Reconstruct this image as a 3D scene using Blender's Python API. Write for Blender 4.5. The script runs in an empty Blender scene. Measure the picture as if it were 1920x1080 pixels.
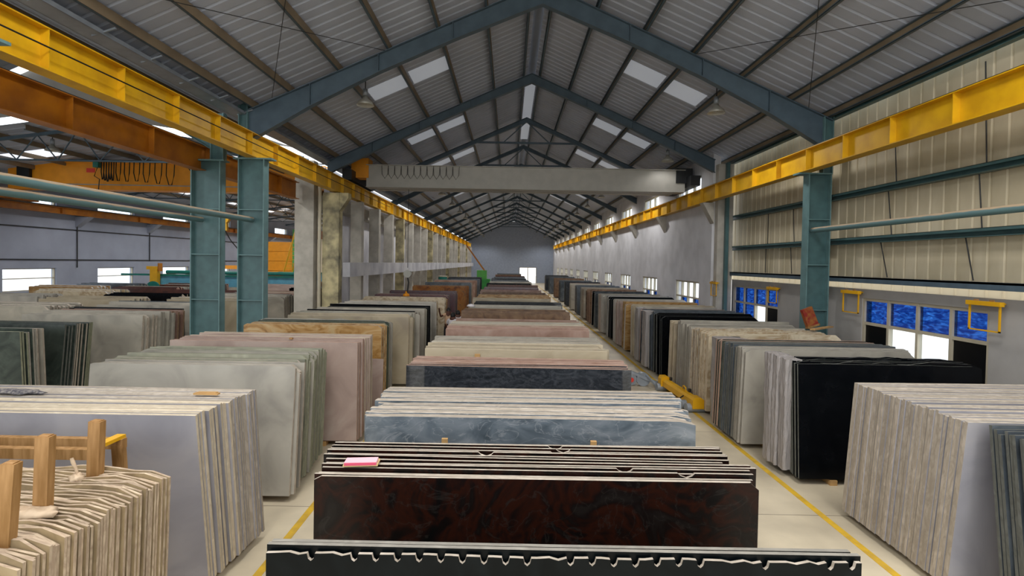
import bpy, math, random
from mathutils import Vector, Matrix, noise
random.seed(11)
R = math.radians
scene = bpy.context.scene
col = scene.collection

# ---------------------------------------------------------------- camera
H = 3.6
cam_d = bpy.data.cameras.new('camera')
cam = bpy.data.objects.new('camera', cam_d)
col.objects.link(cam)
scene.camera = cam
cam_d.sensor_width = 36
cam_d.lens = 36 * 1000 / 1920
cam_d.shift_x = 0.0027946
cam_d.shift_y = -0.0135709
cam_d.clip_end = 400
cam_d.clip_start = 0.05
_p = R(1.2); _r = R(1.0)
_f = Vector((0, math.cos(_p), -math.sin(_p))); _x = Vector((1, 0, 0)); _u = _x.cross(_f)
_Rt = _x * math.cos(_r) + _u * math.sin(_r); _Up = -_x * math.sin(_r) + _u * math.cos(_r)
m3 = Matrix((_Rt, _Up, -_f)).transposed()
cam.matrix_world = Matrix.Translation((0, 0, H)) @ m3.to_4x4()

# ---------------------------------------------------------------- view, world, light
vs = scene.view_settings
vs.view_transform = 'Standard'; vs.look = 'None'; vs.gamma = 1; vs.use_curve_mapping = False
vs.exposure = 0.0
scene.cycles.max_bounces = 8
scene.cycles.diffuse_bounces = 4
scene.cycles.sample_clamp_indirect = 6
world = bpy.data.worlds.new('sky'); scene.world = world
world.use_nodes = True
bg = world.node_tree.nodes['Background']
bg.inputs[0].default_value = (0.93, 0.97, 1.0, 1)
bg.inputs[1].default_value = 2.2

SKYLIGHT_E = 1.1
def area(name, loc, size, power, rot=(0, 0, 0), color=(1, 0.98, 0.96)):
    d = bpy.data.lights.new(name, 'AREA'); d.shape = 'RECTANGLE'
    d.size, d.size_y = size; d.energy = power; d.color = color
    o = bpy.data.objects.new(name, d); o.location = loc; o.rotation_euler = rot
    col.objects.link(o); return o
# added area lamps overhead and behind the camera stand in for roof daylight
for yy, pw in ((-1.0, 420), (5.2, 520)):
    for xx in (-3.2, 4.7):
        area('added_overhead_fill', (xx, yy, 9.3), (2.4, 4.0), pw)

# ---------------------------------------------------------------- materials
def lin(c):
    if isinstance(c, str):
        c = tuple(int(c[i:i+2], 16) for i in (0, 2, 4))
    return tuple(((v/255)/12.92 if v/255 <= .04045 else ((v/255+.055)/1.055)**2.4) for v in c) + (1,)
MATS = {}
def newmat(name):
    m = bpy.data.materials.new(name); m.use_nodes = True
    nt = m.node_tree; b = nt.nodes['Principled BSDF']
    MATS[name] = m
    return m, nt, b
def simple(name, c, rough=.6, metal=0, var=.12, scale=3.0, spec=.5, stretch=None, c2=None, bump=0):
    """plain surface with a soft procedural mottling"""
    m, nt, b = newmat(name)
    N = nt.nodes; L = nt.links
    tc = N.new('ShaderNodeTexCoord'); mp = N.new('ShaderNodeMapping')
    L.new(tc.outputs['Object'], mp.inputs[0])
    if stretch: mp.inputs['Scale'].default_value = stretch
    nz = N.new('ShaderNodeTexNoise'); nz.inputs['Scale'].default_value = scale; nz.inputs['Detail'].default_value = 6
    L.new(mp.outputs[0], nz.inputs['Vector'])
    cr = N.new('ShaderNodeValToRGB')
    a = lin(c)
    d = lin(c2) if c2 else tuple(v*(1-var*2) for v in a[:3])+(1,)
    cr.color_ramp.elements[0].position = .35; cr.color_ramp.elements[0].color = d
    cr.color_ramp.elements[1].position = .62; cr.color_ramp.elements[1].color = a
    L.new(nz.outputs['Fac'], cr.inputs[0]); L.new(cr.outputs[0], b.inputs['Base Color'])
    b.inputs['Roughness'].default_value = rough; b.inputs['Metallic'].default_value = metal
    b.inputs['Specular IOR Level'].default_value = spec
    if bump:
        bp = N.new('ShaderNodeBump'); bp.inputs['Strength'].default_value = bump; bp.inputs['Distance'].default_value = .02
        L.new(nz.outputs['Fac'], bp.inputs['Height']); L.new(bp.outputs[0], b.inputs['Normal'])
    return m
def stone(name, cols, rough=.35, scale=1.6, warp=1.2, aniso=(1, 1, 1), vein=None, tint=.18, detail=9, spec=.5):
    """natural stone: warped noise through a colour ramp, optional thin veins, each slab slightly different"""
    m, nt, b = newmat(name)
    N = nt.nodes; L = nt.links
    tc = N.new('ShaderNodeTexCoord'); mp = N.new('ShaderNodeMapping'); oi = N.new('ShaderNodeObjectInfo')
    L.new(tc.outputs['Object'], mp.inputs[0]); mp.inputs['Scale'].default_value = aniso
    mu = N.new('ShaderNodeMath'); mu.operation = 'MULTIPLY'; mu.inputs[1].default_value = 30
    L.new(oi.outputs['Random'], mu.inputs[0]); L.new(mu.outputs[0], mp.inputs['Location'])
    nz = N.new('ShaderNodeTexNoise'); nz.inputs['Scale'].default_value = scale
    nz.inputs['Detail'].default_value = detail; nz.inputs['Distortion'].default_value = warp
    L.new(mp.outputs[0], nz.inputs['Vector'])
    cr = N.new('ShaderNodeValToRGB'); el = cr.color_ramp.elements
    while len(el) < len(cols): el.new(.5)
    for i, c in enumerate(cols):
        el[i].position = .3 + .4*i/(len(cols)-1); el[i].color = lin(c)
    L.new(nz.outputs['Fac'], cr.inputs[0])
    out = cr.outputs[0]
    if vein:
        n2 = N.new('ShaderNodeTexNoise'); n2.inputs['Scale'].default_value = scale*1.1; n2.inputs['Detail'].default_value = 5
        n2.inputs['Distortion'].default_value = 2.2
        L.new(mp.outputs[0], n2.inputs['Vector'])
        r2 = N.new('ShaderNodeValToRGB'); e2 = r2.color_ramp.elements
        e2[0].position = .485; e2[0].color = (0, 0, 0, 1); e2[1].position = .5; e2[1].color = (1, 1, 1, 1)
        e3 = e2.new(.515); e3.color = (0, 0, 0, 1)
        L.new(n2.outputs['Fac'], r2.inputs[0])
        sc = N.new('ShaderNodeMath'); sc.operation = 'MULTIPLY'; sc.inputs[1].default_value = .45
        L.new(r2.outputs[0], sc.inputs[0])
        mx = N.new('ShaderNodeMix'); mx.data_type = 'RGBA'
        L.new(sc.outputs[0], mx.inputs['Factor']); L.new(out, mx.inputs['A']); mx.inputs['B'].default_value = lin(vein)
        out = mx.outputs['Result']
    hs = N.new('ShaderNodeHueSaturation')
    mr = N.new('ShaderNodeMapRange'); mr.inputs['To Min'].default_value = 1-tint; mr.inputs['To Max'].default_value = 1+tint
    L.new(oi.outputs['Random'], mr.inputs['Value']); L.new(mr.outputs[0], hs.inputs['Value'])
    L.new(out, hs.inputs['Color']); L.new(hs.outputs[0], b.inputs['Base Color'])
    b.inputs['Roughness'].default_value = rough
    b.inputs['Specular IOR Level'].default_value = spec
    return m

# stones: polished faces
stone('face_pale_grey', ['8f8b82', 'a6a196', 'b4afa3'], .42, 1.1)
stone('face_grey_lilac', ['8d8d96', 'a3a2aa', 'b0aeb2'], .4, .9)
stone('face_warm_grey', ['8b877c', 'a09b8f', 'b3ad9f'], .4, 1.2)
stone('face_red_black', ['080808', '100a09', '261009', '100b0a', '1a1614'], .3, 2.2, 2.5, vein='2e2a27', spec=.2)
stone('face_black', ['05070a', '080a0d', '0c0e11'], .15, 3, spec=.15)
stone('face_black_green', ['04080a', '080d0f', '0d1315'], .3, 5, spec=.15)
stone('face_blue_grey', ['4c565e', '6a747d', '8b9299'], .22, 1.6, 1.6, (1, 1, 2.2), vein='a9adb0')
stone('face_dark_grey', ['1d2024', '2b2e33', '3d4045'], .06, 2.4, 2.5, vein='55575a', aniso=(1.5, 1, 3))
stone('face_beige', ['8f8472', 'a3977f', 'b0a48e'], .35, 1.2)
stone('face_pink', ['96837a', 'a9958b', 'b5a59b'], .35, 1.2)
stone('face_pink_brown', ['7b5f50', '93776a', 'a28c80'], .35, 1.6)
stone('face_brown', ['4a3526', '6b5039', '7d6348'], .35, 2.4, 2)
stone('face_gold', ['7a5628', '9a7440', 'ad8c5c', 'b39c74'], .35, 1.5, 2.8, (1, 1, 2))
stone('face_orange_brown', ['5e3820', '8a5424', '9a6a34', '70503c'], .35, 1.6, 2)
stone('face_maroon', ['35201c', '4b2a23', '5a352c'], .3, 2.4)
stone('face_green_grey', ['2b332f', '3a433d', '4d564e'], .25, 1.8, 2)
stone('face_cream', ['b7a88a', 'c8bba2', 'a08a6a', 'd0c6b2'], .4, 1.4, 2.4)
stone('face_slate', ['3a4046', '4b5259', '5c6369'], .25, 2)
stone('face_olive', ['77786a', '8c8b79', '9f9d8a'], .4, 1.6)
stone('face_purple', ['4f3d42', '684d52', '5a5560'], .3, 4)
# stones: sawn edges
def edge(name, a, b_, sc=9):
    return stone(name, [a, b_, a], .8, sc, .6, (.6, 1, .5), tint=.15, detail=6)
edge('edge_beige', 'bbb1a4', '9f9587'); edge('edge_cream', 'd3c7b0', 'bbad96')
edge('edge_grey', '9d998f', '87837a'); edge('edge_pink', 'bca08e', 'a58777')
edge('edge_rock', 'c9b69c', 'a5907a', 14); stone('face_rock', ['7d6b50', '94805f', 'a08d6c'], .8, 5)
edge('edge_green', '95967f', '7c7f6a'); edge('edge_dark', '6c6e6a', '565853'); edge('edge_brown', '8a7159', '715a45')
edge('edge_charcoal', '3b3e3f', '2d3031'); edge('edge_white', 'c9c6c0', 'b5b2ac'); edge('edge_tan', 'a9906a', '907852')
# building
simple('teal_paint', '48686a', .45, var=.1, scale=4)
simple('teal_light', '648587', .45, var=.1, scale=4)
simple('steel_blue', '4d5f6c', .5, var=.1)
simple('yellow_paint', 'd9a90e', .45, var=.08, scale=2, c2='c4930d')
simple('orange_paint', 'b5700f', .5, var=.08, scale=2, c2='985a10')
simple('orange_bright', 'f09c1c', .5, var=.05)
simple('safety_yellow', 'e0a80c', .45, var=.06)
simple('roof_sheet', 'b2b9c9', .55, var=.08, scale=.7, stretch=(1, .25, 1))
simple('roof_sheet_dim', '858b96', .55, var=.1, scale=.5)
simple('wall_sheet', 'cbc0a5', .6, var=.08, scale=1.3, stretch=(1, 1, .35), c2='b3a789')
def translucent_sheet():
    m, nt, b = newmat('wall_sheet_white'); N = nt.nodes; L = nt.links
    b.inputs['Base Color'].default_value = lin('efe8dc'); b.inputs['Roughness'].default_value = .6
    t_ = N.new('ShaderNodeBsdfTranslucent'); t_.inputs[0].default_value = lin('f2ead8'); mx = N.new('ShaderNodeMixShader'); mx.inputs[0].default_value = .6
    L.new(b.outputs[0], mx.inputs[1]); L.new(t_.outputs[0], mx.inputs[2]); L.new(mx.outputs[0], N['Material Output'].inputs[0])
translucent_sheet()
def dusty(name, c, dust):
    m, nt, b = newmat(name); N = nt.nodes; L = nt.links
    tc = N.new('ShaderNodeTexCoord'); sp = N.new('ShaderNodeSeparateXYZ'); nz = N.new('ShaderNodeTexNoise'); nz.inputs['Scale'].default_value = 3
    ad = N.new('ShaderNodeMath'); ad.operation = 'MULTIPLY_ADD'; ad.inputs[1].default_value = .5
    cr = N.new('ShaderNodeValToRGB'); cr.color_ramp.elements[0].position = .55; cr.color_ramp.elements[0].color = lin(c); cr.color_ramp.elements[1].position = .8; cr.color_ramp.elements[1].color = lin(dust)
    L.new(tc.outputs['Normal'], sp.inputs[0]); L.new(tc.outputs['Object'], nz.inputs['Vector']); L.new(nz.outputs['Fac'], ad.inputs[0]); L.new(sp.outputs['Z'], ad.inputs[2])
    L.new(ad.outputs[0], cr.inputs[0]); L.new(cr.outputs[0], b.inputs['Base Color']); b.inputs['Roughness'].default_value = .6
dusty('dusty_tube', '5d7c7e', 'b7a184')
simple('primer_brown', '86765f', .6, var=.12, scale=1.5)
simple('plaster_grey', 'a9a6a2', .8, var=.06, scale=1.6)
simple('plaster_light', 'd2d2d6', .8, var=.08, scale=1.2)
simple('plaster_blue', '989eae', .85, var=.06, scale=.8)
simple('plaster_white', 'd6d6da', .85, var=.1, scale=.9, c2='b4b4bc')
simple('concrete', 'bdb8ad', .85, var=.12, scale=2.2, c2='a5a096', bump=.2)
simple('concrete_stained', 'c4b88e', .85, scale=2.0, c2='6f6a58', bump=.2)
simple('end_wall_blue', '9aa4b6', .85, var=.05)
simple('frame_cream', 'b9b09a', .5, var=.05)
simple('galvanised', '9aa2ab', .4, .3, var=.1)
simple('crane_beige', 'b0ada4', .5, var=.05)
simple('dark_metal', '1d1f21', .5, var=.1)
simple('rubber', '0c0c0d', .7, var=.1)
simple('wood', 'a88050', .65, var=.15, scale=5, stretch=(4, 4, .6), c2='86602f')
simple('dark_shutter', '07090c', .4, var=.05, spec=.2)
simple('wood_pale', 'c39a62', .65, var=.1, scale=5, stretch=(.6, 4, 4))
simple('cloth', 'cdb79c', .9, scale=9, c2='a58d72', bump=.4)
simple('cloth_dark', '4a4850', .9, scale=30, c2='8a8580')
simple('foam_pink', 'f2b9c4', .8, var=.03); simple('foam_red', 'd04f6b', .8, var=.03); simple('foam_tan', 'd8bd84', .8, var=.05)
simple('line_yellow', 'd8ae28', .7, scale=6, c2='bf9a34')
simple('green_paint', '2e8a3e', .5, var=.1); simple('green_light', '59a84e', .5, var=.1)
simple('cyan_paint', '5fa3bd', .5, var=.1); simple('jade_paint', '0f7468', .5, var=.1)
simple('lamp_shell', 'a9a79e', .35, .2, var=.05)
simple('skin', '5a3425', .6, var=.1); simple('hair', '0c0a0a', .6); simple('shirt_peach', 'dcb795', .9, var=.06)
simple('shirt_white', 'e2dde0', .9, var=.05); simple('trousers', '3c3b45', .9, var=.1)
simple('red_print', '8a2418', .5, scale=9, c2='9a6428'); simple('red_tag', 'e33b2b', .5, var=.03)
simple('ground', 'f0ece4', .9, var=.05)
simple('yellow_scuffed', 'b8a25c', .85, scale=3, c2='6f6a5e')
def floor_mat():
    m, nt, b = newmat('floor_concrete'); N = nt.nodes; L = nt.links
    tc = N.new('ShaderNodeTexCoord')
    br = N.new('ShaderNodeTexBrick'); br.offset = 0; br.inputs['Scale'].default_value = 1
    br.inputs['Brick Width'].default_value = 9.0; br.inputs['Row Height'].default_value = 3.85
    br.inputs['Mortar Size'].default_value = .008; br.inputs['Mortar Smooth'].default_value = .3
    br.inputs['Color1'].default_value = lin('d0c5ad'); br.inputs['Color2'].default_value = lin('cabfa8'); br.inputs['Mortar'].default_value = lin('7c7264')
    L.new(tc.outputs['Object'], br.inputs['Vector'])
    nz = N.new('ShaderNodeTexNoise'); nz.inputs['Scale'].default_value = .9; nz.inputs['Detail'].default_value = 8
    L.new(tc.outputs['Object'], nz.inputs['Vector'])
    cr = N.new('ShaderNodeValToRGB'); cr.color_ramp.elements[0].color = (.72, .7, .68, 1); cr.color_ramp.elements[1].color = (1.08, 1.06, 1.02, 1)
    cr.color_ramp.elements[0].position = .3; cr.color_ramp.elements[1].position = .65
    L.new(nz.outputs['Fac'], cr.inputs[0])
    mx = N.new('ShaderNodeMix'); mx.data_type = 'RGBA'; mx.blend_type = 'MULTIPLY'; mx.inputs['Factor'].default_value = 1
    L.new(br.outputs['Color'], mx.inputs['A']); L.new(cr.outputs[0], mx.inputs['B'])
    L.new(mx.outputs['Result'], b.inputs['Base Color']); b.inputs['Roughness'].default_value = .45
floor_mat()
def emit(name, c, s):
    m, nt, b = newmat(name)
    b.inputs['Base Color'].default_value = lin(c); b.inputs['Roughness'].default_value = .6
    b.inputs['Emission Color'].default_value = lin(c); b.inputs['Emission Strength'].default_value = s
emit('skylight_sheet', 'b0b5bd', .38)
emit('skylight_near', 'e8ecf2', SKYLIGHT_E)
def blue_glass():
    m, nt, b = newmat('blue_glass'); N = nt.nodes; L = nt.links
    tr = N.new('ShaderNodeBsdfTransparent'); mx = N.new('ShaderNodeMixShader'); gl = N.new('ShaderNodeBsdfGlossy')
    gl.inputs['Roughness'].default_value = .08
    tc = N.new('ShaderNodeTexCoord'); nz = N.new('ShaderNodeTexNoise'); nz.inputs['Scale'].default_value = 5; nz.inputs['Detail'].default_value = 6
    nz.inputs['Distortion'].default_value = 1
    mp = N.new('ShaderNodeMapping'); mp.inputs['Scale'].default_value = (1, 1, 3)
    L.new(tc.outputs['Object'], mp.inputs[0]); L.new(mp.outputs[0], nz.inputs['Vector'])
    cr = N.new('ShaderNodeValToRGB')
    cr.color_ramp.elements[0].position = .42; cr.color_ramp.elements[0].color = (.05, .13, .37, 1)
    cr.color_ramp.elements[1].position = .72; cr.color_ramp.elements[1].color = (.16, .36, .68, 1)
    L.new(nz.outputs['Fac'], cr.inputs[0]); L.new(cr.outputs[0], tr.inputs[0])
    mx.inputs[0].default_value = .06
    L.new(tr.outputs[0], mx.inputs[1]); L.new(gl.outputs[0], mx.inputs[2])
    L.new(mx.outputs[0], N['Material Output'].inputs[0])
blue_glass()
def clear_glass():
    m, nt, b = newmat('clear_glass'); N = nt.nodes; L = nt.links
    tr = N.new('ShaderNodeBsdfTransparent'); tr.inputs[0].default_value = (.93, .96, 1, 1)
    gl = N.new('ShaderNodeBsdfGlossy'); gl.inputs['Roughness'].default_value = .1
    mx = N.new('ShaderNodeMixShader'); mx.inputs[0].default_value = .05
    L.new(tr.outputs[0], mx.inputs[1]); L.new(gl.outputs[0], mx.inputs[2]); L.new(mx.outputs[0], N['Material Output'].inputs[0])
clear_glass()
def wrap_mat():
    m, nt, b = newmat('plastic_film'); N = nt.nodes; L = nt.links
    b.inputs['Base Color'].default_value = lin('9a9593'); b.inputs['Roughness'].default_value = .22
    tc = N.new('ShaderNodeTexCoord'); mp = N.new('ShaderNodeMapping'); mp.inputs['Scale'].default_value = (6, 6, 1.3)
    nz = N.new('ShaderNodeTexNoise'); nz.inputs['Scale'].default_value = 3; nz.inputs['Detail'].default_value = 5; nz.inputs['Distortion'].default_value = 1.5
    L.new(tc.outputs['Object'], mp.inputs[0]); L.new(mp.outputs[0], nz.inputs['Vector'])
    bp = N.new('ShaderNodeBump'); bp.inputs['Strength'].default_value = .8; bp.inputs['Distance'].default_value = .03
    L.new(nz.outputs['Fac'], bp.inputs['Height']); L.new(bp.outputs[0], b.inputs['Normal'])
wrap_mat()

# ---------------------------------------------------------------- mesh helpers
class MB:
    def __init__(s): s.v = []; s.f = []; s.m = []; s.sm = []
    def add(s, vs_, fs, mi=0, smooth=False):
        o = len(s.v); s.v += [tuple(v) for v in vs_]
        for f in fs: s.f.append([i+o for i in f]); s.m.append(mi); s.sm.append(smooth)
        return s
    def box(s, x0, x1, y0, y1, z0, z1, mi=0):
        v = [(x, y, z) for z in (z0, z1) for y in (y0, y1) for x in (x0, x1)]
        return s.add(v, [(0, 2, 3, 1), (4, 5, 7, 6), (0, 1, 5, 4), (2, 6, 7, 3), (0, 4, 6, 2), (1, 3, 7, 5)], mi)
    def beam(s, p, q, w, h, mi=0, up=(0, 0, 1)):
        p = Vector(p); q = Vector(q); d = (q-p).normalized(); up = Vector(up)
        if abs(d.dot(up)) > .99: up = Vector((1, 0, 0))
        a = d.cross(up).normalized()*w/2; b = a.cross(d).normalized()*h/2
        v = [c+sx*a+sy*b for c in (p, q) for sx, sy in ((-1, -1), (1, -1), (1, 1), (-1, 1))]
        return s.add(v, [(0, 3, 2, 1), (4, 5, 6, 7), (0, 1, 5, 4), (1, 2, 6, 5), (2, 3, 7, 6), (3, 0, 4, 7)], mi)
    def tube(s, pts, r, n=10, mi=0, cap=True):
        pts = [Vector(p) for p in pts]; rings = []
        rs = r if isinstance(r, (list, tuple)) else [r]*len(pts)
        for i, p in enumerate(pts):
            d = (pts[min(i+1, len(pts)-1)]-pts[max(i-1, 0)]).normalized()
            up = Vector((0, 0, 1)) if abs(d.z) < .95 else Vector((1, 0, 0))
            a = d.cross(up).normalized(); b = a.cross(d)
            rings.append([p+rs[i]*(a*math.cos(t*2*math.pi/n)+b*math.sin(t*2*math.pi/n)) for t in range(n)])
        v = [x for r_ in rings for x in r_]; f = []
        for i in range(len(pts)-1):
            for t in range(n):
                f.append((i*n+t, i*n+(t+1) % n, (i+1)*n+(t+1) % n, (i+1)*n+t))
        s.add(v, f, mi, True)
        if cap:
            s.add(rings[0], [tuple(range(n))], mi); s.add(rings[-1], [tuple(reversed(range(n)))], mi)
        return s
    def lathe(s, prof, c=(0, 0, 0), n=20, mi=0):
        v = []; f = []
        for (r, z) in prof:
            for t in range(n):
                a = 2*math.pi*t/n; v.append((c[0]+r*math.cos(a), c[1]+r*math.sin(a), c[2]+z))
        for i in range(len(prof)-1):
            for t in range(n): f.append((i*n+t, i*n+(t+1) % n, (i+1)*n+(t+1) % n, (i+1)*n+t))
        return s.add(v, f, mi, True)
    def prism(s, poly, y0, y1, mi=0, me=None):
        """polygon in XZ pushed along Y"""
        n = len(poly); me = mi if me is None else me
        v = [(x, y0, z) for x, z in poly]+[(x, y1, z) for x, z in poly]
        s.add(v, [tuple(range(n)), tuple(reversed(range(n, 2*n)))], mi)
        s.add(v, [(i, i+n, (i+1) % n+n, (i+1) % n) for i in range(n)], me)
        return s
    def build(s, name, mats, parent=None, loc=None):
        me = bpy.data.meshes.new(name); me.from_pydata(s.v, [], s.f)
        mats = mats if isinstance(mats, (list, tuple)) else [mats]
        for m in mats: me.materials.append(MATS[m])
        me.polygons.foreach_set('material_index', s.m); me.polygons.foreach_set('use_smooth', s.sm)
        me.update()
        o = bpy.data.objects.new(name, me); col.objects.link(o)
        if loc: o.location = loc
        if parent: o.parent = parent
        return o
def tag(o, label=None, cat=None, group=None, kind=None):
    if label: o['label'] = label
    if cat:
        o['category'] = cat
        if not kind and 'kind' not in o: o['kind'] = 'thing'
    if group: o['group'] = group
    if kind: o['kind'] = kind
    return o
def empty(name, loc, label, cat, group=None):
    o = bpy.data.objects.new(name, None); o.empty_display_size = .2; o.location = loc; col.objects.link(o)
    return tag(o, label, cat, group)
def struct(o, label=None):
    o['kind'] = 'structure'
    if label: o['label'] = label
    return o
def copy_tree(o, parent=None):
    c = o.copy(); col.objects.link(c)
    if parent: c.parent = parent
    for ch in list(o.children): copy_tree(ch, c)
    return c
def wall_x(name, x0, x1, y0, y1, z0, z1, holes, mat):
    """wall running along Y with rectangular openings (ya, yb, za, zb)"""
    ys = sorted({y0, y1, *[h[0] for h in holes], *[h[1] for h in holes]})
    zs = sorted({z0, z1, *[h[2] for h in holes], *[h[3] for h in holes]})
    mb = MB()
    for a, b in zip(ys, ys[1:]):
        zz = z0; 
        for c, d in zip(zs, zs[1:]):
            ym, zm = (a+b)/2, (c+d)/2
            if any(h[0] < ym < h[1] and h[2] < zm < h[3] for h in holes): continue
            mb.box(x0, x1, a, b, c, d)
    return struct(mb.build(name, mat))
def wall_y(name, y0, y1, poly_top, x0, x1, holes, mat):
    """gable wall across the hall, top edge given by a function of x"""
    xs = sorted({x0, x1, *[h[0] for h in holes], *[h[1] for h in holes], *[x0+(x1-x0)*i/24 for i in range(25)]})
    mb = MB()
    for a, b in zip(xs, xs[1:]):
        bot = 0
        for h in holes:
            if h[0] <= (a+b)/2 <= h[1]: bot = h[3]
        mb.prism([(a, bot), (b, bot), (b, poly_top(b)), (a, poly_top(a))], y0, y1)
    return struct(mb.build(name, mat))
ORD = 'first second third fourth fifth sixth seventh eighth ninth tenth eleventh twelfth thirteenth fourteenth fifteenth sixteenth seventeenth eighteenth nineteenth twentieth'.split()
TENS = {2: 'twenty', 3: 'thirty', 4: 'forty', 5: 'fifty'}
def ordinal(i):
    if i <= 20: return ORD[i-1]
    if i % 10 == 0: return TENS[i//10][:-1]+'ieth'
    return TENS[i//10]+'-'+ORD[i % 10-1]

# ---------------------------------------------------------------- the shell
YB, YE = -4.0, 98.0
RX, LX = 8.75, -7.7
XR = .77
def zr(x): return 11.35-.447*abs(x-XR)
def zl(x): return 11.35-.447*abs(x+16.2)      # near part of the left hall
def zlow(x): return 8.75-.14*abs(x+16.9)      # far, lower part of the left hall
Y1, Y2, BAY = 14.5, 21.3, 6.4
FR = [Y2+BAY*i for i in range(13) if Y2+BAY*i < YE]
struct(MB().box(-25.3, 9.3, YB-3, YE, -.2, 0).build('floor', 'floor_concrete'))
struct(MB().box(-90, 90, -60, 160, -.5, -.22).build('ground', 'ground'))
for i, x in enumerate((4.62, -2.80)):
    struct(MB().box(x-.05, x+.05, 0, 90, 0, .004).build('trim_%d' % (i+1), 'line_yellow'))

def ribbed(name, fz, x0, x1, y0, y1, mat, pitch=.35, n=1, holes=()):
    """trapezoidal roof sheet: ribs run down the slope, repeated along Y"""
    mb = MB(); y = y0; prof = []
    while y < y1:
        prof += [(y, 0), (y+pitch*.72, 0), (y+pitch*.8, .045), (y+pitch*.92, .045)]; y += pitch
    v = []; f = []
    for (yy, dz) in prof:
        v += [(x0, yy, fz(x0)+dz), (x1, yy, fz(x1)+dz)]
    for i in range(len(prof)-1): f.append((2*i, 2*i+1, 2*i+3, 2*i+2))
    mb.add(v, f)
    v2 = [(x, y, z+.03) for x, y, z in v]
    mb.add(v2, [tuple(reversed(q)) for q in f])
    return struct(mb.build(name, mat))
ribbed('ceiling', zr, XR-.15, LX, YB, YE, 'roof_sheet'); ribbed('ceiling', zr, XR+.15, RX, YB, YE, 'roof_sheet')
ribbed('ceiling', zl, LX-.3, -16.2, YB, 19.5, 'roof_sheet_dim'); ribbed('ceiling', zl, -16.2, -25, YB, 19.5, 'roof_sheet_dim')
ribbed('ceiling', zlow, LX-.3, -16.9, 20.2, YE, 'roof_sheet', .5); ribbed('ceiling', zlow, -16.9, -25, 20.2, YE, 'roof_sheet', .5)
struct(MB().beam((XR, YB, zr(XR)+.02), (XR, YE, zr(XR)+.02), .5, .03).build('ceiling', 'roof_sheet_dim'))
# right wall: low plastered wall, ribbed sheets above (near), full plastered wall (far)
WIN_NEAR = [(9.85, 13.42), (17.6, 21.1)]
wall_x('wall_right', 8.9, 9.15, YB, Y2, 0, 3.1, [(a, b, 1.0, 2.88) for a, b in WIN_NEAR], 'plaster_grey')
FARW = [(Y2+1.3+BAY*i, Y2+4.5+BAY*i) for i in range(11)]
wall_x('wall_right', 8.05, 8.35, Y2, YE, 0, 8.1, [(a, b, 1.0, 2.93) for a, b in FARW]+[(a, b, 6.75, 7.45) for a, b in FARW], 'plaster_light')
struct(MB().box(8.36, 8.89, Y2, Y2+.28, 0, 3.1).build('wall_right', 'plaster_grey'))
def sheet_wall(name, x, y0, y1, z0, z1, mat, pitch=.35, d=.03):
    mb = MB(); prof = []; y = y0
    while y < y1: prof += [(y, 0), (y+pitch*.8, 0), (y+pitch*.85, d), (y+pitch*.95, d)]; y += pitch
    v = []; f = []
    for yy, dx in prof: v += [(x-dx*-1, yy, z0), (x-dx*-1, yy, z1)]
    for i in range(len(prof)-1): f.append((2*i, 2*i+1, 2*i+3, 2*i+2))
    mb.add(v, f); mb.add([(a+.01, b, c) for a, b, c in v], [tuple(reversed(q)) for q in f])
    return struct(mb.build(name, mat))
sheet_wall('wall_right', 8.93, YB, Y2, 3.36, 7.95, 'wall_sheet')
sheet_wall('wall_right', 8.93, YB, Y2, 3.08, 3.38, 'wall_sheet_white')
# far left wall
LWIN = [(26.3-6.1*2+6.1*i, 29.45-6.1*2+6.1*i) for i in range(13)]
wall_x('wall_left', -25.3, -25, YB, YE, 0, 9.4, [(a, b, 1.7, 2.88) for a, b in LWIN]+[(a, b, 6.3, 6.93) for a, b in LWIN], 'plaster_blue')
# wall between the halls, beyond the second frame
wall_x('wall_middle', -8.2, -7.95, Y2+2.2, YE, 0, 7.6, [(Y2+BAY*k+2.6, Y2+BAY*k+5.4, 0, 2.5) for k in (3, 6)], 'plaster_white')
wall_y('wall_back', YE, YE+.3, zr, LX, 8.35, [(1.95, 4.9, 0, 2.75)], 'end_wall_blue')
wall_y('wall_back', YE, YE+.3, zlow, -25, LX-.5, [], 'plaster_blue')
struct(MB().box(1.85, 1.95, YE-.05, YE+.3, 0, 2.85).box(4.9, 5.0, YE-.05, YE+.3, 0, 2.85).box(3.35, 3.5, YE-.05, YE+.3, 0, 2.75).box(1.85, 5.0, YE-.05, YE+.3, 2.75, 2.85).build('door_1', 'frame_cream'))
# sheeted step between the high and the low roof of the left hall
mb = MB()
for i in range(30):
    a = -25+i*.57; b = a+.57
    mb.prism([(a, zlow(a)+.25), (b, zlow(b)+.25), (b, max(zlow(b)+.3, zl(b)-.1)), (a, max(zlow(a)+.3, zl(a)-.1))], 20.0, 20.05)
struct(mb.build('wall_step', 'plaster_grey'))

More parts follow.
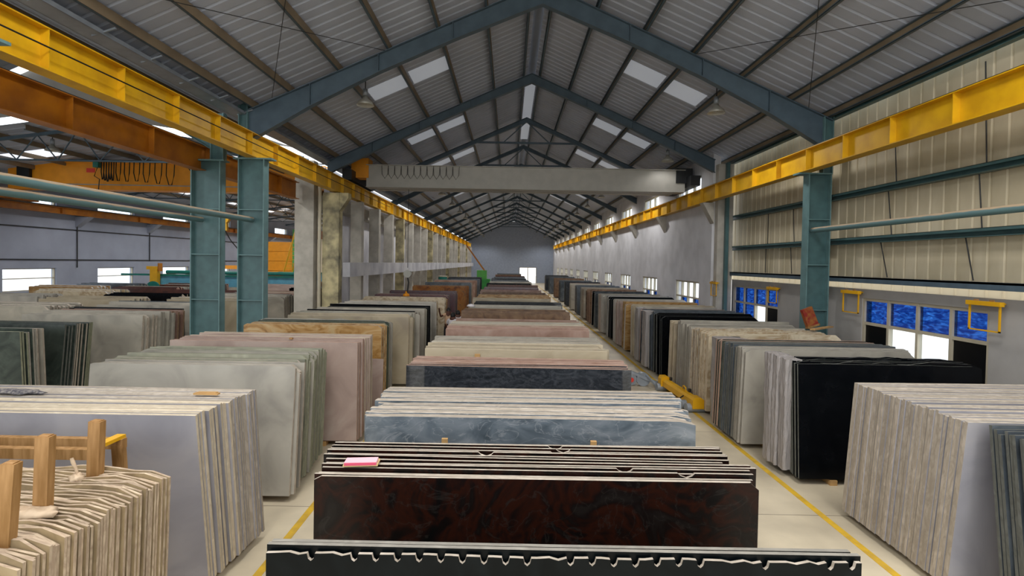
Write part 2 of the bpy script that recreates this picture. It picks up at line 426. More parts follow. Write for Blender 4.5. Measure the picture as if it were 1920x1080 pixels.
# ---------------------------------------------------------------- windows
nwin = 0
def window(x, y0, y1, z0, z1, ncol, rows, panes, face=-1, mull=.07):
    """frame with mullions, panes as children; rows = list of z splits"""
    global nwin; nwin += 1
    mb = MB(); xa, xb = x-.05, x+.05
    zs = [z0]+rows+[z1]; ys = [y0+(y1-y0)*i/ncol for i in range(ncol+1)]
    for z in zs: mb.box(xa, xb, y0, y1, z-mull/2 if z not in (z0, z1) else (z if z == z0 else z-mull), z+mull/2 if z not in (z0, z1) else (z+mull if z == z0 else z))
    for y in ys:
        a, b = (y, y+mull) if y == y0 else ((y-mull, y) if y == y1 else (y-mull/2, y+mull/2))
        mb.box(xa-.004, xb+.004, a, b, z0, z1)
    fr = struct(mb.build('window_%d' % nwin, 'frame_cream'))
    for r in range(len(zs)-1):
        for c in range(ncol):
            k = panes[r][c]
            if not k: continue
            p = MB().box(x-.008, x+.008, ys[c]+.02, ys[c+1]-.02, zs[r]+.02, zs[r+1]-.02).build('pane', k, fr)
    return fr
B, N_, G, D = 'blue_glass', None, 'clear_glass', 'dark_shutter'
window(8.98, 9.85, 13.42, 1.0, 2.88, 4, [2.25], [[D, G, G, D], [B, B, B, B]])
window(8.98, 17.6, 21.1, 1.0, 2.88, 4, [2.25], [[D, G, B, B], [B, B, B, B]])
for i, (a, b) in enumerate(FARW):
    window(8.15, a, b, 1.0, 2.93, 4, [2.2], [[B, G, B, G], [G, G, G, G]])
    window(8.15, a, b, 6.75, 7.45, 3, [], [[G, G, G]])
for i, (a, b) in enumerate(LWIN):
    window(-25.15, a, b, 1.7, 2.88, 1, [2.35], [[G], [G]], mull=.05)
    window(-25.15, a, b, 6.3, 6.93, 1, [], [[G]], mull=.05)

# ---------------------------------------------------------------- steel and concrete frame
def i_column(x0, x1, y, z0, z1, label, cap=None, group=None, mat='teal_paint', mat2='teal_light'):
    """I-section, web across the hall facing the camera, flanges at both ends"""
    t = empty('steel_column', ((x0+x1)/2, y, 0), label, 'column', group); cx = (x0+x1)/2
    MB().box(x0-cx+.03, x1-cx-.03, -.01, .01, z0, z1).build('web', mat, t)
    for x in (x0-cx, x1-cx-.03): MB().box(x, x+.03, -.14, .14, z0, z1).build('flange', mat2, t)
    z = z0+1.25
    while z < z1-.3:
        MB().box(x0-cx+.03, x1-cx-.03, -.13, -.01, z-.012, z+.012).build('stiffener', mat2, t); z += 1.22
    if cap:
        MB().box(cap[0]-cx, cap[1]-cx, -.16, .16, cap[2]-.04, cap[2]).build('cap_plate', mat2, t)
    MB().box(x0-cx-.1, x1-cx+.1, -.22, .22, z0, z0+.03).build('base_plate', mat2, t)
    return t
# left pair at the first frame
i_column(-7.33, -6.62, Y1, 0, 6.27, 'teal steel column, the right one of the left pair, carrying the yellow girder', (-7.45, -6.42, 6.3))
i_column(-8.6, -7.8, Y1, 0, 6.2, 'teal steel column, the left one of the left pair, carrying the orange girder', (-8.72, -7.7, 6.24))
i_column(8.0, 8.62, Y1, 0, 6.12, 'teal steel column by the right wall under the yellow girder', (7.72, 8.62, 6.16))
i_column(-7.33, -6.62, 6.72, 0, 6.27, 'teal steel column at the left edge carrying the yellow girder', (-7.45, -6.42, 6.3))
# slimmer upper shafts that carry the roof
for (xa, xb, y, z0, z1, lab) in ((-7.35, -7.1, Y1, 6.3, 7.85, 'upper teal post above the yellow girder at the left pair'),
                           (-8.1, -7.75, Y1, 6.24, 7.5, 'upper teal post between orange girder and valley gutter'),
                           (8.4, 8.66, Y1, 6.16, 7.7, 'upper teal post above the yellow girder on the right')):
    t = empty('roof_post', ((xa+xb)/2, y, z0), lab, 'post'); w = (xb-xa)/2
    MB().box(-w, w, -.01, .01, 0, z1-z0).build('web', 'teal_paint', t)
    for s in (-w, w-.02): MB().box(s, s+.02, -.1, .1, 0, z1-z0).build('flange', 'teal_light', t)

def rafter_pair(y, label, xl, xr, apex, fz, depth=.52, mat='steel_blue', dh=.85, group=None):
    t = empty('roof_rafter', (apex, y, fz(apex)-.245), label, 'rafter', group); ox, oz = apex, fz(apex)-.245
    def pts(side):
        xe = xr if side > 0 else xl
        xs = [apex, apex+(xe-apex)*.3, apex+(xe-apex)*.55, apex+(xe-apex)*.78, xe]
        ds = [depth*1.05, depth*.9, depth*.92, depth*1.15, dh]
        top = [(x-ox, fz(x)-.245-oz) for x in xs]; bot = [(x-ox, fz(x)-.245-d-oz) for x, d in zip(xs, ds)]
        return top, bot
    for side in (-1, 1):
        top, bot = pts(side)
        w = MB()
        for i in range(4): w.prism([top[i], top[i+1], bot[i+1], bot[i]], -.008, .008)
        w.build('web', mat, t)
        for line, nm in ((top, 'top_flange'), (bot, 'bottom_flange')):
            fl = MB()
            for i in range(4):
                fl.beam((line[i][0], 0, line[i][1]), (line[i+1][0], 0, line[i+1][1]), .2, .02)
            fl.build(nm, mat, t)
        for i in (1, 2, 3):
            MB().box(top[i][0]-.01, top[i][0]+.01, -.09, .09, bot[i][1], top[i][1]).build('stiffener', mat, t)
    return t
rafter_pair(Y1, 'steel blue portal rafter nearest the camera across the main hall', -7.2, 8.66, XR, zr)
def truss(y, label, xl, xr, apex, fz, zb, mat='steel_blue', n=5, group=None):
    """light roof truss: two chords, tie and lattice"""
    t = empty('roof_truss', (apex, y, zb), label, 'truss', group)
    top = MB()
    for xe in (xl, xr): top.beam((0, 0, fz(apex)-.245-zb), (xe-apex, 0, fz(xe)-.245-zb), .09, .12)
    top.build('top_chord', mat, t)
    MB().beam((xl-apex, 0, 0), (xr-apex, 0, 0), .06, .06).build('tie', mat, t)
    br = MB()
    for xe in (xl, xr):
        for i in range(n):
            a = (xe-apex)*i/n; b = (xe-apex)*(i+1)/n; m_ = (a+b)/2
            for q in (a, b):
                zq = fz(apex+q)-.245-zb
                if zq > .12: br.beam((m_, 0, 0), (q, 0, zq), .035, .035)
    br.build('lattice', mat, t)
    return t
rafter_pair(Y2, 'second portal rafter across the main hall above the concrete columns', -7.3, 8.1, XR, zr, .34, dh=.5)
for i, y in enumerate(FR[1:]):
    # collar truss frames
    lab = 'dark roof frame of the main hall, %s beyond the beige crane' % ordinal(i+1)
    t = rafter_pair(y, lab, -7.6, 8.05, XR, zr, .22, dh=.35, group='roof frames beyond the crane')
    zc = -1.3
    MB().beam((-2.6, 0, zc), (2.6, 0, zc), .08, .1).build('collar', 'steel_blue', t)
    k = MB()
    for s in (-1, 1):
        k.beam((0, 0, -.2), (s*1.2, 0, zc), .05, .05); k.beam((s*2.6, 0, zc), (s*1.2, 0, -.55), .05, .05)
    k.build('lattice', 'steel_blue', t)
rafter_pair(Y1, 'teal portal rafter of the left hall rising from the valley gutter', -24.9, -8.1, -16.2, zl, .6, 'teal_paint', .95)
rafter_pair(7.05, 'portal rafter of the left hall at the upper left edge', -24.9, -8.1, -16.2, zl, .6, 'teal_paint', .95)
for i in range(7):
    truss(20.9+BAY*i, 'light lattice truss of the left hall, %s from the camera' % ordinal(i+1), -24.9, -8.3, -16.9, zlow, 7.3, group='left hall trusses')
# purlins
def purlin(x, z, y0, y1, label, mat='steel_blue', w=.07, h=.19, group=None):
    mb = MB().box(-.008, .008, y0, y1, 0, h, 1).box(-w, 0, y0, y1, 0, .01).box(-w, 0, y0, y1, h-.01, h).box(-w, -w+.008, y0, y1, 0, .03)
    o = mb.build('purlin', [mat, 'primer_brown'], loc=(x, 0, z)); return tag(o, label, 'purlin', group)
PX = [.32, 1.5, 2.8, 4.12, 5.45, 6.77, 7.75]
NM = ['beside the ridge', 'second from the ridge', 'third from the ridge', 'fourth from the ridge', 'fifth from the ridge', 'sixth from the ridge', 'along the eave']
for d, nm in zip(PX, NM):
    purlin(XR+d+.03, zr(XR+d)-.228, YB, YE, 'long steel roof purlin on the right slope, '+nm)
    purlin(XR-d+.03, zr(XR-d)-.228, YB, YE, 'long steel roof purlin on the left slope, '+nm)
for i, x in enumerate((-9.4, -10.8, -12.2, -13.6, -15.0, -17.6, -19.0, -20.4, -21.8)):
    purlin(x, zl(x)-.228, YB, 19.5, 'roof purlin in the dark near left hall, %s from the valley' % ordinal(i+1), 'teal_paint')
for i, x in enumerate((-9.4, -10.9, -12.4, -13.9, -15.4, -16.9, -18.4, -19.9, -21.4, -22.9)):
    purlin(x, zlow(x)-.21, 20.3, YE, 'roof purlin in the far left hall, %s from the middle wall' % ordinal(i+1), 'teal_paint')
# valley gutter
tag(MB().box(-7.6, -7.2, YB, YE, 7.48, 7.5).box(-7.62, -7.59, YB, YE, 7.48, 7.56).box(-7.21, -7.19, YB, YE, 7.48, 7.56).build('valley_gutter', 'galvanised'),
    'long pale metal valley gutter between the two roofs at upper left', 'gutter')
for i in range(6):
    y = 8.2+i*1.25
    tag(MB().beam((-7.4, y, 7.46), (-6.98, y, 7.6), .03, .03).build('gutter_strut', 'galvanised'),
        'small metal strut holding the valley gutter, %s from the left' % ordinal(i+1), 'strut', 'gutter struts')
# eave member on the right
tag(MB().box(8.7, 8.74, YB, Y2, 7.62, 7.85).box(8.6, 8.74, YB, Y2, 7.85, 7.87).box(8.6, 8.74, YB, Y2, 7.6, 7.62).build('eave_beam', 'teal_paint'),
    'dark teal eave beam where the right wall meets the roof', 'beam')
# girts on the right wall
for z, lab in ((5.5, 'upper teal wall rail on the ribbed right wall'), (4.31, 'lower teal wall rail on the ribbed right wall')):
    tag(MB().box(8.68, 8.85, YB, Y2, z-.07, z-.06).box(8.83, 8.85, YB, Y2, z-.07, z+.09).box(8.68, 8.85, YB, Y2, z+.08, z+.09).box(8.68, 8.695, YB, Y2, z+.03, z+.09).build('wall_rail', 'teal_paint'), lab, 'rail')
tag(MB().box(8.62, 8.88, YB, Y2, 3.36, 3.4).box(8.62, 8.64, YB, Y2, 3.26, 3.4).build('wall_rail', 'steel_blue'), 'dusty grey ledge rail above the white strip on the right wall', 'rail')
for i, (y, za, zb, dy) in enumerate(((12.2, 5.55, 6.9, .1), (12.3, 4.38, 5.42, .15), (12.4, 3.42, 4.24, .25), (9.9, 5.55, 7.5, .1), (9.95, 4.38, 5.42, .1), (10.1, 3.42, 4.24, .2), (18.3, 3.42, 4.24, 0), (18.2, 4.38, 5.42, 0), (16.6, 3.42, 4.24, .1), (16.5, 4.38, 5.42, .1))):
    tag(MB().tube([(8.79, y, za), (8.79, y+dy, zb)], .012, 6).build('tie_rod', 'dark_metal'), 'thin dark tie rod between wall rails on the right wall, %s placed' % ordinal(i+1) if 0 else
        ['thin rod above the upper right wall rail, right of the column', 'thin rod between the two right wall rails, nearer the column', 'thin rod below the lower right wall rail, nearer the column',
         'thin rod above the upper wall rail near the right edge', 'thin rod between the wall rails near the right edge', 'thin rod below the lower wall rail near the right edge',
         'thin rod below the lower wall rail left of the column', 'thin rod between the wall rails left of the column', 'thin rod below the rail close behind the right column', 'thin rod between the rails close behind the right column'][i], 'rod')
# roof wind bracing wires
for i, (p, q, lab) in enumerate((((7.9, 8.5, zr(7.9)-.26), (4.9, 14.3, zr(4.9)-.26), 'thin diagonal bracing wire under the right roof slope, near'),
                            ((4.9, 8.5, zr(4.9)-.3), (7.9, 14.3, zr(7.9)-.3), 'thin diagonal bracing wire crossing under the right roof slope'),
                            ((-3.4, 8.5, zr(-3.4)-.26), (-6.4, 14.3, zr(-6.4)-.26), 'thin diagonal bracing wire under the left roof slope'),
                            ((-6.4, 8.5, zr(-6.4)-.3), (-3.4, 14.3, zr(-3.4)-.3), 'thin diagonal bracing wire crossing under the left roof slope'))):
    tag(MB().tube([p, q], .008, 5).build('bracing_wire', 'dark_metal'), lab, 'wire')

# long tubes
tag(MB().tube([(-6.95, YB, 4.64), (-6.95, Y1-.12, 4.64)], .075, 14).build('steel_tube', 'dusty_tube'), 'long round teal tube ending at the right column of the left pair', 'tube')
tag(MB().tube([(-8.3, YB, 4.62), (-8.3, Y1-.12, 4.62)], .07, 14).build('steel_tube', 'dusty_tube'), 'long round teal tube ending at the left column of the left pair', 'tube')
tag(MB().tube([(8.15, YB, 4.62), (8.15, Y1-.12, 4.62)], .07, 14).build('steel_tube', 'dusty_tube'), 'long round tube running to the teal column at the right wall', 'tube')

# crane girders
def girder(x, y0, y1, z0, z1, mat, label, side, pitch=1.55, w=.3, rail=True):
    t = empty('crane_girder', (x, y0, z0), label, 'girder'); L_ = y1-y0; h = z1-z0
    MB().box(-.01, .01, 0, L_, .02, h-.02).build('web', mat, t)
    MB().box(-w/2, w/2, 0, L_, 0, .02).build('bottom_flange', mat, t)
    MB().box(-w/2, w/2, 0, L_, h-.02, h).build('top_flange', mat, t)
    y = .6; k = 0
    while y < L_ and k < 60:
        for s in ((side,) if y > 20 else (side, -side)):
            MB().box(min(.01*s, s*w/2*.92), max(.01*s, s*w/2*.92), y-.08 if 0 else y-.008, y+.008, .02, h-.02).build('stiffener', mat, t)
        y += pitch; k += 1
    if rail: MB().box(-.03, .03, 0, L_, h, h+.06).build('rail', 'dark_metal', t)
    return t
girder(-6.95, -2, YE-2, 6.3, 6.93, 'yellow_paint', 'yellow crane girder running along the left side of the main hall', 1)
girder(7.89, -2, YE-2, 6.16, 6.74, 'yellow_paint', 'yellow crane girder running along the right wall of the main hall', -1)
girder(-8.4, -2, 20.9, 5.95, 6.6, 'orange_paint', 'orange crane girder behind and below the left yellow one', 1, 2.3)
girder(-8.4, 21.7, 90, 5.95, 6.6, 'orange_paint', 'orange crane girder behind the left colonnade beyond the thick column', -1, 2.3)
girder(-24.5, -2, 90, 5.85, 6.2, 'orange_paint', 'orange crane girder along the far left wall', 1, 6.1)
tag(MB().tube([(-6.76, -2, 6.62), (-6.76, 30, 6.62)], .012, 6).build('power_cable', 'rubber'), 'thin dark cable running along the left yellow girder', 'cable')
# wall corbels
c0 = None
for i, y in enumerate(FR):
    o = MB().prism([(7.6, 6.12), (8.05, 6.12), (8.05, 5.3)], y-.2, y+.2).build('corbel', 'concrete') if i == 0 else c0.copy()
    if i == 0: c0 = o
    else: col.objects.link(o); o.location.y = y-FR[0]
    tag(o, 'concrete corbel under the right yellow girder, %s beyond the ribbed wall' % ordinal(i+1), 'corbel', 'corbels on the far right wall')
for i in range(10):
    y = 24.8+6.1*i
    tag(MB().prism([(-25, 5.82), (-24.2, 5.82), (-25, 5.2)], y-.2, y+.2).build('corbel', 'plaster_blue'), 'corbel under the orange girder on the far left wall, %s from the left' % ordinal(i+1), 'corbel', 'corbels on the far left wall')

# concrete columns of the second frame and beyond
def ccol(x0, x1, y, z1, mat, label, d=.45, group=None, haunch=True):
    t = empty('concrete_column', ((x0+x1)/2, y, 0), label, 'column', group); w = (x1-x0)/2
    MB().box(-w, w, -d/2, d/2, 0, z1).build('shaft', mat, t)
    if haunch: MB().prism([(w-.02, 6.25), (w+.35, 6.25), (w+.35, 6.05), (w-.02, 5.5)], -d/2+.03, d/2-.03).build('haunch', mat, t)
    return t
ccol(-8.5, -7.75, Y2, 7.5, 'concrete', 'thick grey concrete column beside the yellow ladder', haunch=False)
ccol(-7.4, -6.75, Y2, 6.25, 'concrete_stained', 'concrete column with worn yellow paint and a downpipe')
tag(MB().tube([(-7.48, Y2-.3, 0), (-7.48, Y2-.3, 7.2)], .07, 12).build('downpipe', 'frame_cream'), 'cream downpipe on the stained concrete column', 'pipe')
n = 0
for i in range(1, 24):
    y = Y2+3.2*i
    if y > YE-1: break
    n += 1
    ccol(-7.25, -6.75, y, 6.25, 'concrete' if i % 4 else 'concrete_stained', 'pale concrete pier of the left colonnade, %s beyond the stained column' % ordinal(n), .4, 'piers of the left colonnade', haunch=False)
tag(MB().box(-6.74, -6.45, Y2+.3, YE-2, 2.92, 3.5).build('concrete_beam', 'plaster_white'), 'long pale concrete beam along the left colonnade at mid height', 'beam')
tag(MB().box(-7.2, -6.7, Y2, YE-2, 5.85, 6.25).build('concrete_beam', 'concrete') if 0 else MB().box(-7.9, -7.4, Y2+.4, YE-2, 5.7, 6.2).build('concrete_beam', 'concrete'), 'concrete beam under the left yellow girder behind the piers', 'beam')
ccol(8.1, 8.7, Y2-.3, 7.6, 'concrete', 'concrete pilaster where the ribbed right wall ends', .3, haunch=False)
tag(MB().box(8.3, 8.42, Y2-.75, Y2-.6, 0, 7.6).build('steel_post', 'teal_paint'), 'dark teal post closing the ribbed right wall', 'post')

# ---------------------------------------------------------------- skylights
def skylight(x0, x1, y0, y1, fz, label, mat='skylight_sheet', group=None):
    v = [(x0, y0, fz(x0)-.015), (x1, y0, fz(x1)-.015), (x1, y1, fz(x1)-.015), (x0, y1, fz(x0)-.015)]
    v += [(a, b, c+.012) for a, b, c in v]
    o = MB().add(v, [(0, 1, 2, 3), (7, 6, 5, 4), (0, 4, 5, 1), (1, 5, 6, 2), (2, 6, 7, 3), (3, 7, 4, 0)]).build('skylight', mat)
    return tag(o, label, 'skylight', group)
ys = [17.4]+[Y2+2.8+BAY*i for i in range(11)]
for i, y in enumerate(ys):
    for side, nm in ((1, 'right'), (-1, 'left')):
        for a, b, w in ((2.9, 4.05, 'upper'), (4.25, 5.35, 'lower')):
            skylight(XR+side*a, XR+side*b, y-.55, y+.55, zr, '%s translucent skylight on the %s roof slope, %s bay beyond the near rafter' % (w, nm, ordinal(i+1)), group='skylights on the %s slope' % nm)
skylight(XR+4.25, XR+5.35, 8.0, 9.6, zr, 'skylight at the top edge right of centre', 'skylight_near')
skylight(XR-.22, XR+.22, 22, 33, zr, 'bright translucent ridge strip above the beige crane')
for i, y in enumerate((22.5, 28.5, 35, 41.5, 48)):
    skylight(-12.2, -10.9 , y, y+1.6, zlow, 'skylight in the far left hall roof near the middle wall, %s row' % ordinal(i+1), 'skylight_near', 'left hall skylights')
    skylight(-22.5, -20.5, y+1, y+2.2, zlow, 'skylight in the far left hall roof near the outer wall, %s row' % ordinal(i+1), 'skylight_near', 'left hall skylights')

# ---------------------------------------------------------------- stone slabs
def outline(L_, h, style, rnd, i_=0):
    pts = [(0, 0), (L_, 0)]
    if style == 'rough':
        n = 26; cut = .2+.12*noise.noise((i_*.3, 0, 0)); s = i_*.28+(7 if i_ % 5 == 0 else 0)
        for i in range(n+1):
            x = L_*(1-i/n); z = h+.05*noise.noise((x*2.3, s, 0))+.012*noise.noise((x*9, s, 3))
            e = L_-x
            if e < cut: z -= .055*(1-e/cut)**1.6
            if x < .1: z -= .03
            pts.append((x, z))
    elif style == 'drill':
        x = L_; n = int(L_/.12); s = rnd.random()*9
        for i in range(n):
            xa = L_-i*.12
            base = h+.012*noise.noise((xa*3, s, 0))
            if rnd.random() < .9:
                pts += [(xa, base), (xa-.03, base), (xa-.037, base-.028), (xa-.052, base-.042), (xa-.067, base-.03), (xa-.074, base)]
            else: pts += [(xa, base-.01), (xa-.05, base+.005*rnd.random())]
        pts.append((0, h))
    elif style == 'chip':
        n = 18; s = rnd.random()*50
        for i in range(n+1):
            x = L_*(1-i/n); z = h+.002*noise.noise((x*4, s, 0))
            if x > L_*.72 or x < L_*.07: z += .014*noise.noise((x*7, s, 2))-.004
            pts.append((x, z))
        pts[2] = (L_-.03, pts[2][1]-.03)
    elif style == 'clip':
        c = rnd.uniform(.03, .12)
        pts += [(L_, h-c), (L_-c*1.2, h), (c, h-.004), (0, h-c*.6)]
    elif style == 'notch':
        xn = rnd.uniform(.3, .85)*L_
        pts += [(L_, h), (xn+.06, h), (xn+.04, h-.02), (xn, h-.035), (xn-.05, h-.018), (xn-.07, h), (0, h)]
    else:
        a, b = rnd.uniform(-.012, .012), rnd.uniform(-.012, .012)
        pts += [(L_, h+a), (L_*.5, h+(a+b)/2+rnd.uniform(-.004, .004)), (0, h+b)]
    return pts
COUNT = [0]; STUFF = MB(); STUFF_MATS = []
def smi(m):
    if m not in STUFF_MATS: STUFF_MATS.append(m)
    return STUFF_MATS.index(m)
def stack(where, x0, L_, ytop, n, pitch, lean, faces, edges, style='smooth', th=None, h=1.9, hv=.03, xv=.02, bunch=0, bgap=.03, stuff=False, group=None, drop=None):
    """slabs one behind another; ytop = distance of the front slab at its top"""
    rnd = random.Random(where)
    th = th or pitch*.7
    y = ytop-math.tan(R(lean))*h
    dist = max(0, 0)
    for i in range(n):
        fm = faces[i*len(faces)//n] if len(faces) <= n else rnd.choice(faces)
        em = edges[i*len(edges)//n] if len(edges) <= n else rnd.choice(edges)
        st = style if isinstance(style, str) else rnd.choice(style)
        if isinstance(L_, (tuple, list)): l_ = L_[0]+(L_[1]-L_[0])*i/max(1, n-1)
        else: l_ = L_
        l_ += rnd.uniform(-xv, xv)*1.5
        hh = h+rnd.uniform(-hv, hv)*(0 if i == 0 else 1)
        if drop: hh += drop*i/n
        xx = x0+rnd.uniform(-xv, xv)
        if bunch and i and i % bunch == 0: y += bgap
        pts = outline(l_, hh, st, rnd, i)
        la = lean
        if stuff:
            c, s = math.cos(R(la)), math.sin(R(la))
            mb = MB().prism(pts, 0, th, 0, 1)
            vv = [(vx+xx, y+vy*c+vz*s, .1+vz*c-vy*s) for vx, vy, vz in mb.v]
            o = len(STUFF.v); STUFF.v += vv
            a, b = smi(fm), smi(em)
            for f, k in zip(mb.f, mb.m): STUFF.f.append([q+o for q in f]); STUFF.m.append((a, b)[k]); STUFF.sm.append(False)
        else:
            ob = MB().prism(pts, 0, th, 0, 1).build('stone_slab', [fm, em], loc=(xx, y, .1 if n > 1 else 0))
            ob.rotation_euler = (-R(la), 0, 0)
            if n == 1: lab = where
            elif i == 0: lab = 'front slab of the '+where
            elif i == n-1: lab = 'rearmost slab of the '+where
            else: lab = ordinal(i+1)+' slab from front, '+where
            tag(ob, lab, 'stone slab', group or 'slabs of the '+where)
            COUNT[0] += 1
        y += max(pitch*rnd.uniform(.94, 1.08), th/math.cos(R(lean))+.0015)
    # bearers under the stack
    if not stuff and n > 1:
        yb = ytop-math.tan(R(lean))*h
        lm = L_[0] if isinstance(L_, (tuple, list)) else L_
        for fx, nm in ((.18, 'left'), (.82, 'right')):
            tag(MB().box(x0+lm*fx-.06, x0+lm*fx+.06, yb-.02, y+.1, 0, .085).build('timber_bearer', 'wood_pale'),
                '%s timber bearer under the %s' % (nm, where), 'timber bearer')
# centre row
stack('black granite group nearest the camera', -1.33, 3.32, 2.92, 3, .04, 0, ['face_black_green', 'face_black_green', 'face_black'], ['edge_grey'], 'smooth', th=.03, hv=.0)
for o in [o for o in col.objects if o.name.startswith('stone_slab')][:1]:
    rnd = random.Random(5)
    new = MB().prism(outline(3.3, 1.87, 'drill', rnd), 0, .022, 0, 1).build('tmp', ['face_black_green', 'edge_beige'])
    old = o.data; o.data = new.data; bpy.data.objects.remove(new); bpy.data.meshes.remove(old)
stack('red black granite stack in the centre row', -1.42, (3.27, 3.4), 3.92, 8, .043, 0, ['face_red_black'], ['edge_beige'], ['smooth', 'clip', 'smooth', 'notch'], th=.024, hv=.012)
stack('rear bundle of red and black slabs', -1.5, (3.3, 3.4), 4.34, 8, .048, 0, ['face_red_black'], ['edge_beige'], ['smooth', 'notch', 'smooth'], th=.024, hv=.012)
stack('blue grey marble stack in the centre row', -1.47, (3.42, 3.5), 5.46, 9, .062, 0, ['face_blue_grey'], ['edge_beige'], ['chip', 'clip', 'chip'], th=.058, hv=.007)
stack('rear bundle of blue grey marble slabs', -1.5, (3.5, 3.6), 6.1, 10, .066, 0, ['face_blue_grey'], ['edge_beige'], ['chip', 'chip', 'smooth'], th=.063, hv=.009)
stack('shiny dark granite stack with pink edged slabs', -1.55, 3.45, 8.15, 10, .085, 2, ['face_dark_grey', 'face_dark_grey', 'face_pink_brown', 'face_pink_brown', 'face_pink_brown'], ['edge_pink'], 'smooth', th=.05, hv=.02)
stack('beige stone stack behind the shiny dark granite', -1.55, (3.4, 3.5), 9.85, 16, .108, 2, ['face_beige', 'face_warm_grey'], ['edge_cream', 'edge_beige'], ['smooth', 'clip'], th=.07, hv=.025)
# right row
stack('dark grey stack at the right edge', 4.98, 3.1, 4.98, 10, .05, 7, ['face_black', 'face_slate', 'face_slate'], ['edge_dark'], 'smooth', th=.035)
stack('big beige edged stack at lower right', 4.9, 3.3, 5.62, 42, .0425, -6, ['face_grey_lilac'], ['edge_beige'], 'smooth', th=.0395, hv=.012, xv=.012, bunch=6, bgap=.012, )
stack('jet black granite stack on the right', 4.88, 3.12, 8.92, 14, .058, 4, ['face_black'], ['edge_dark', 'edge_charcoal'], ['smooth', 'chip', 'rough'], th=.035, hv=.015)
stack('silver grey slab stack with a pink rear edge', 4.62, 3.3, 10.35, 20, .075, -4, ['face_pale_grey', 'face_slate', 'face_green_grey'], ['edge_grey', 'edge_dark', 'edge_dark', 'edge_pink'], ['smooth', 'clip'], th=.05, hv=.025)
# left row
stack('rough edged sandstone stack at lower left', -5.9, (3.4, 3.42), 2.72, 44, .0265, 3, ['face_rock'], ['edge_rock'], 'rough', th=.02, hv=.012, xv=.01, h=1.94)
stack('large beige edged stack on the left', -6.6, (3.42, 3.5), 5.42, 26, .043, -8, ['face_grey_lilac'], ['edge_cream', 'edge_beige'], 'smooth', xv=.01, th=.0395, hv=.012)
stack('whitish stack with greenish slabs behind it', -6.3, (3.12, 2.95), 8.0, 24, .075, 6, ['face_pale_grey', 'face_olive', 'face_warm_grey', 'face_olive'], ['edge_beige', 'edge_green', 'edge_green'], ['clip', 'clip', 'smooth'], th=.055, hv=.03)
stack('pinkish slab stack left of the aisle', -6.5, 3.6, 10.25, 14, .085, 0, ['face_pink'], ['edge_pink', 'edge_cream'], 'smooth', th=.05, hv=.02)
stack('golden brown granite stack on the left', -6.5, 3.4, 13.1, 12, .1, 1, ['face_gold', 'face_gold', 'face_green_grey', 'face_warm_grey'], ['edge_beige', 'edge_green', 'edge_grey'], ['clip', 'rough', 'clip'], th=.05, hv=.04)
stack('cream marble stack below the red packet', 4.8, (3.15, 2.9), 12.75, 18, .1, -2, ['face_cream', 'face_cream', 'face_warm_grey'], ['edge_cream', 'edge_beige', 'edge_grey'], ['clip', 'smooth', 'rough'], th=.06, hv=.05)
stack('grey green slab stack at the left edge', -13.2, 3.1, 11.0, 9, .07, -3, ['face_green_grey', 'face_warm_grey'], ['edge_green', 'edge_grey', 'edge_beige'], 'smooth', th=.04)
stack('dark green slab stack near the left edge', -13.3, 3.15, 12.2, 11, .08, 6, ['face_green_grey'], ['edge_dark', 'edge_beige', 'edge_green'], 'smooth', th=.045)
print('individual slabs', COUNT[0])
S = dict(stuff=True)
# everything farther away
stack('c6', -1.5, 3.45, 12.7, 15, .11, 2, ['face_pink_brown', 'face_warm_grey'], ['edge_pink', 'edge_cream', 'edge_cream'], 'smooth', th=.08, **S)
stack('c6b', -1.45, 3.4, 14.6, 4, .1, 2, ['face_pink_brown'], ['edge_brown'], 'smooth', th=.08, **S)
cent = [(16.9, 12, 'face_brown', 'edge_brown'), (18.8, 14, 'face_warm_grey', 'edge_grey'), (20.9, 10, 'face_dark_grey', 'edge_dark'), (23.0, 12, 'face_beige', 'edge_cream'),
        (25.2, 10, 'face_gold', 'edge_cream'), (27.5, 10, 'face_brown', 'edge_brown'), (30, 12, 'face_pink_brown', 'edge_pink'), (33, 12, 'face_purple', 'edge_white'), (36.5, 10, 'face_maroon', 'edge_pink'),
        (40, 10, 'face_black', 'edge_dark'), (43.5, 12, 'face_pale_grey', 'edge_white'), (48, 12, 'face_slate', 'edge_grey'), (53, 12, 'face_dark_grey', 'edge_dark'), (58, 12, 'face_slate', 'edge_grey'), (64, 12, 'face_maroon', 'edge_brown'), (70, 10, 'face_brown', 'edge_brown'), (77, 10, 'face_slate', 'edge_dark')]
for k, (y, n_, f, e) in enumerate(cent):
    stack('c%d' % (k+7), -1.5+.1*(k % 3)-.02*k, 3.45-.1*(k % 2), y, n_, .11, 1, [f], [e], ['smooth', 'clip'], th=.08, hv=.06, **S)
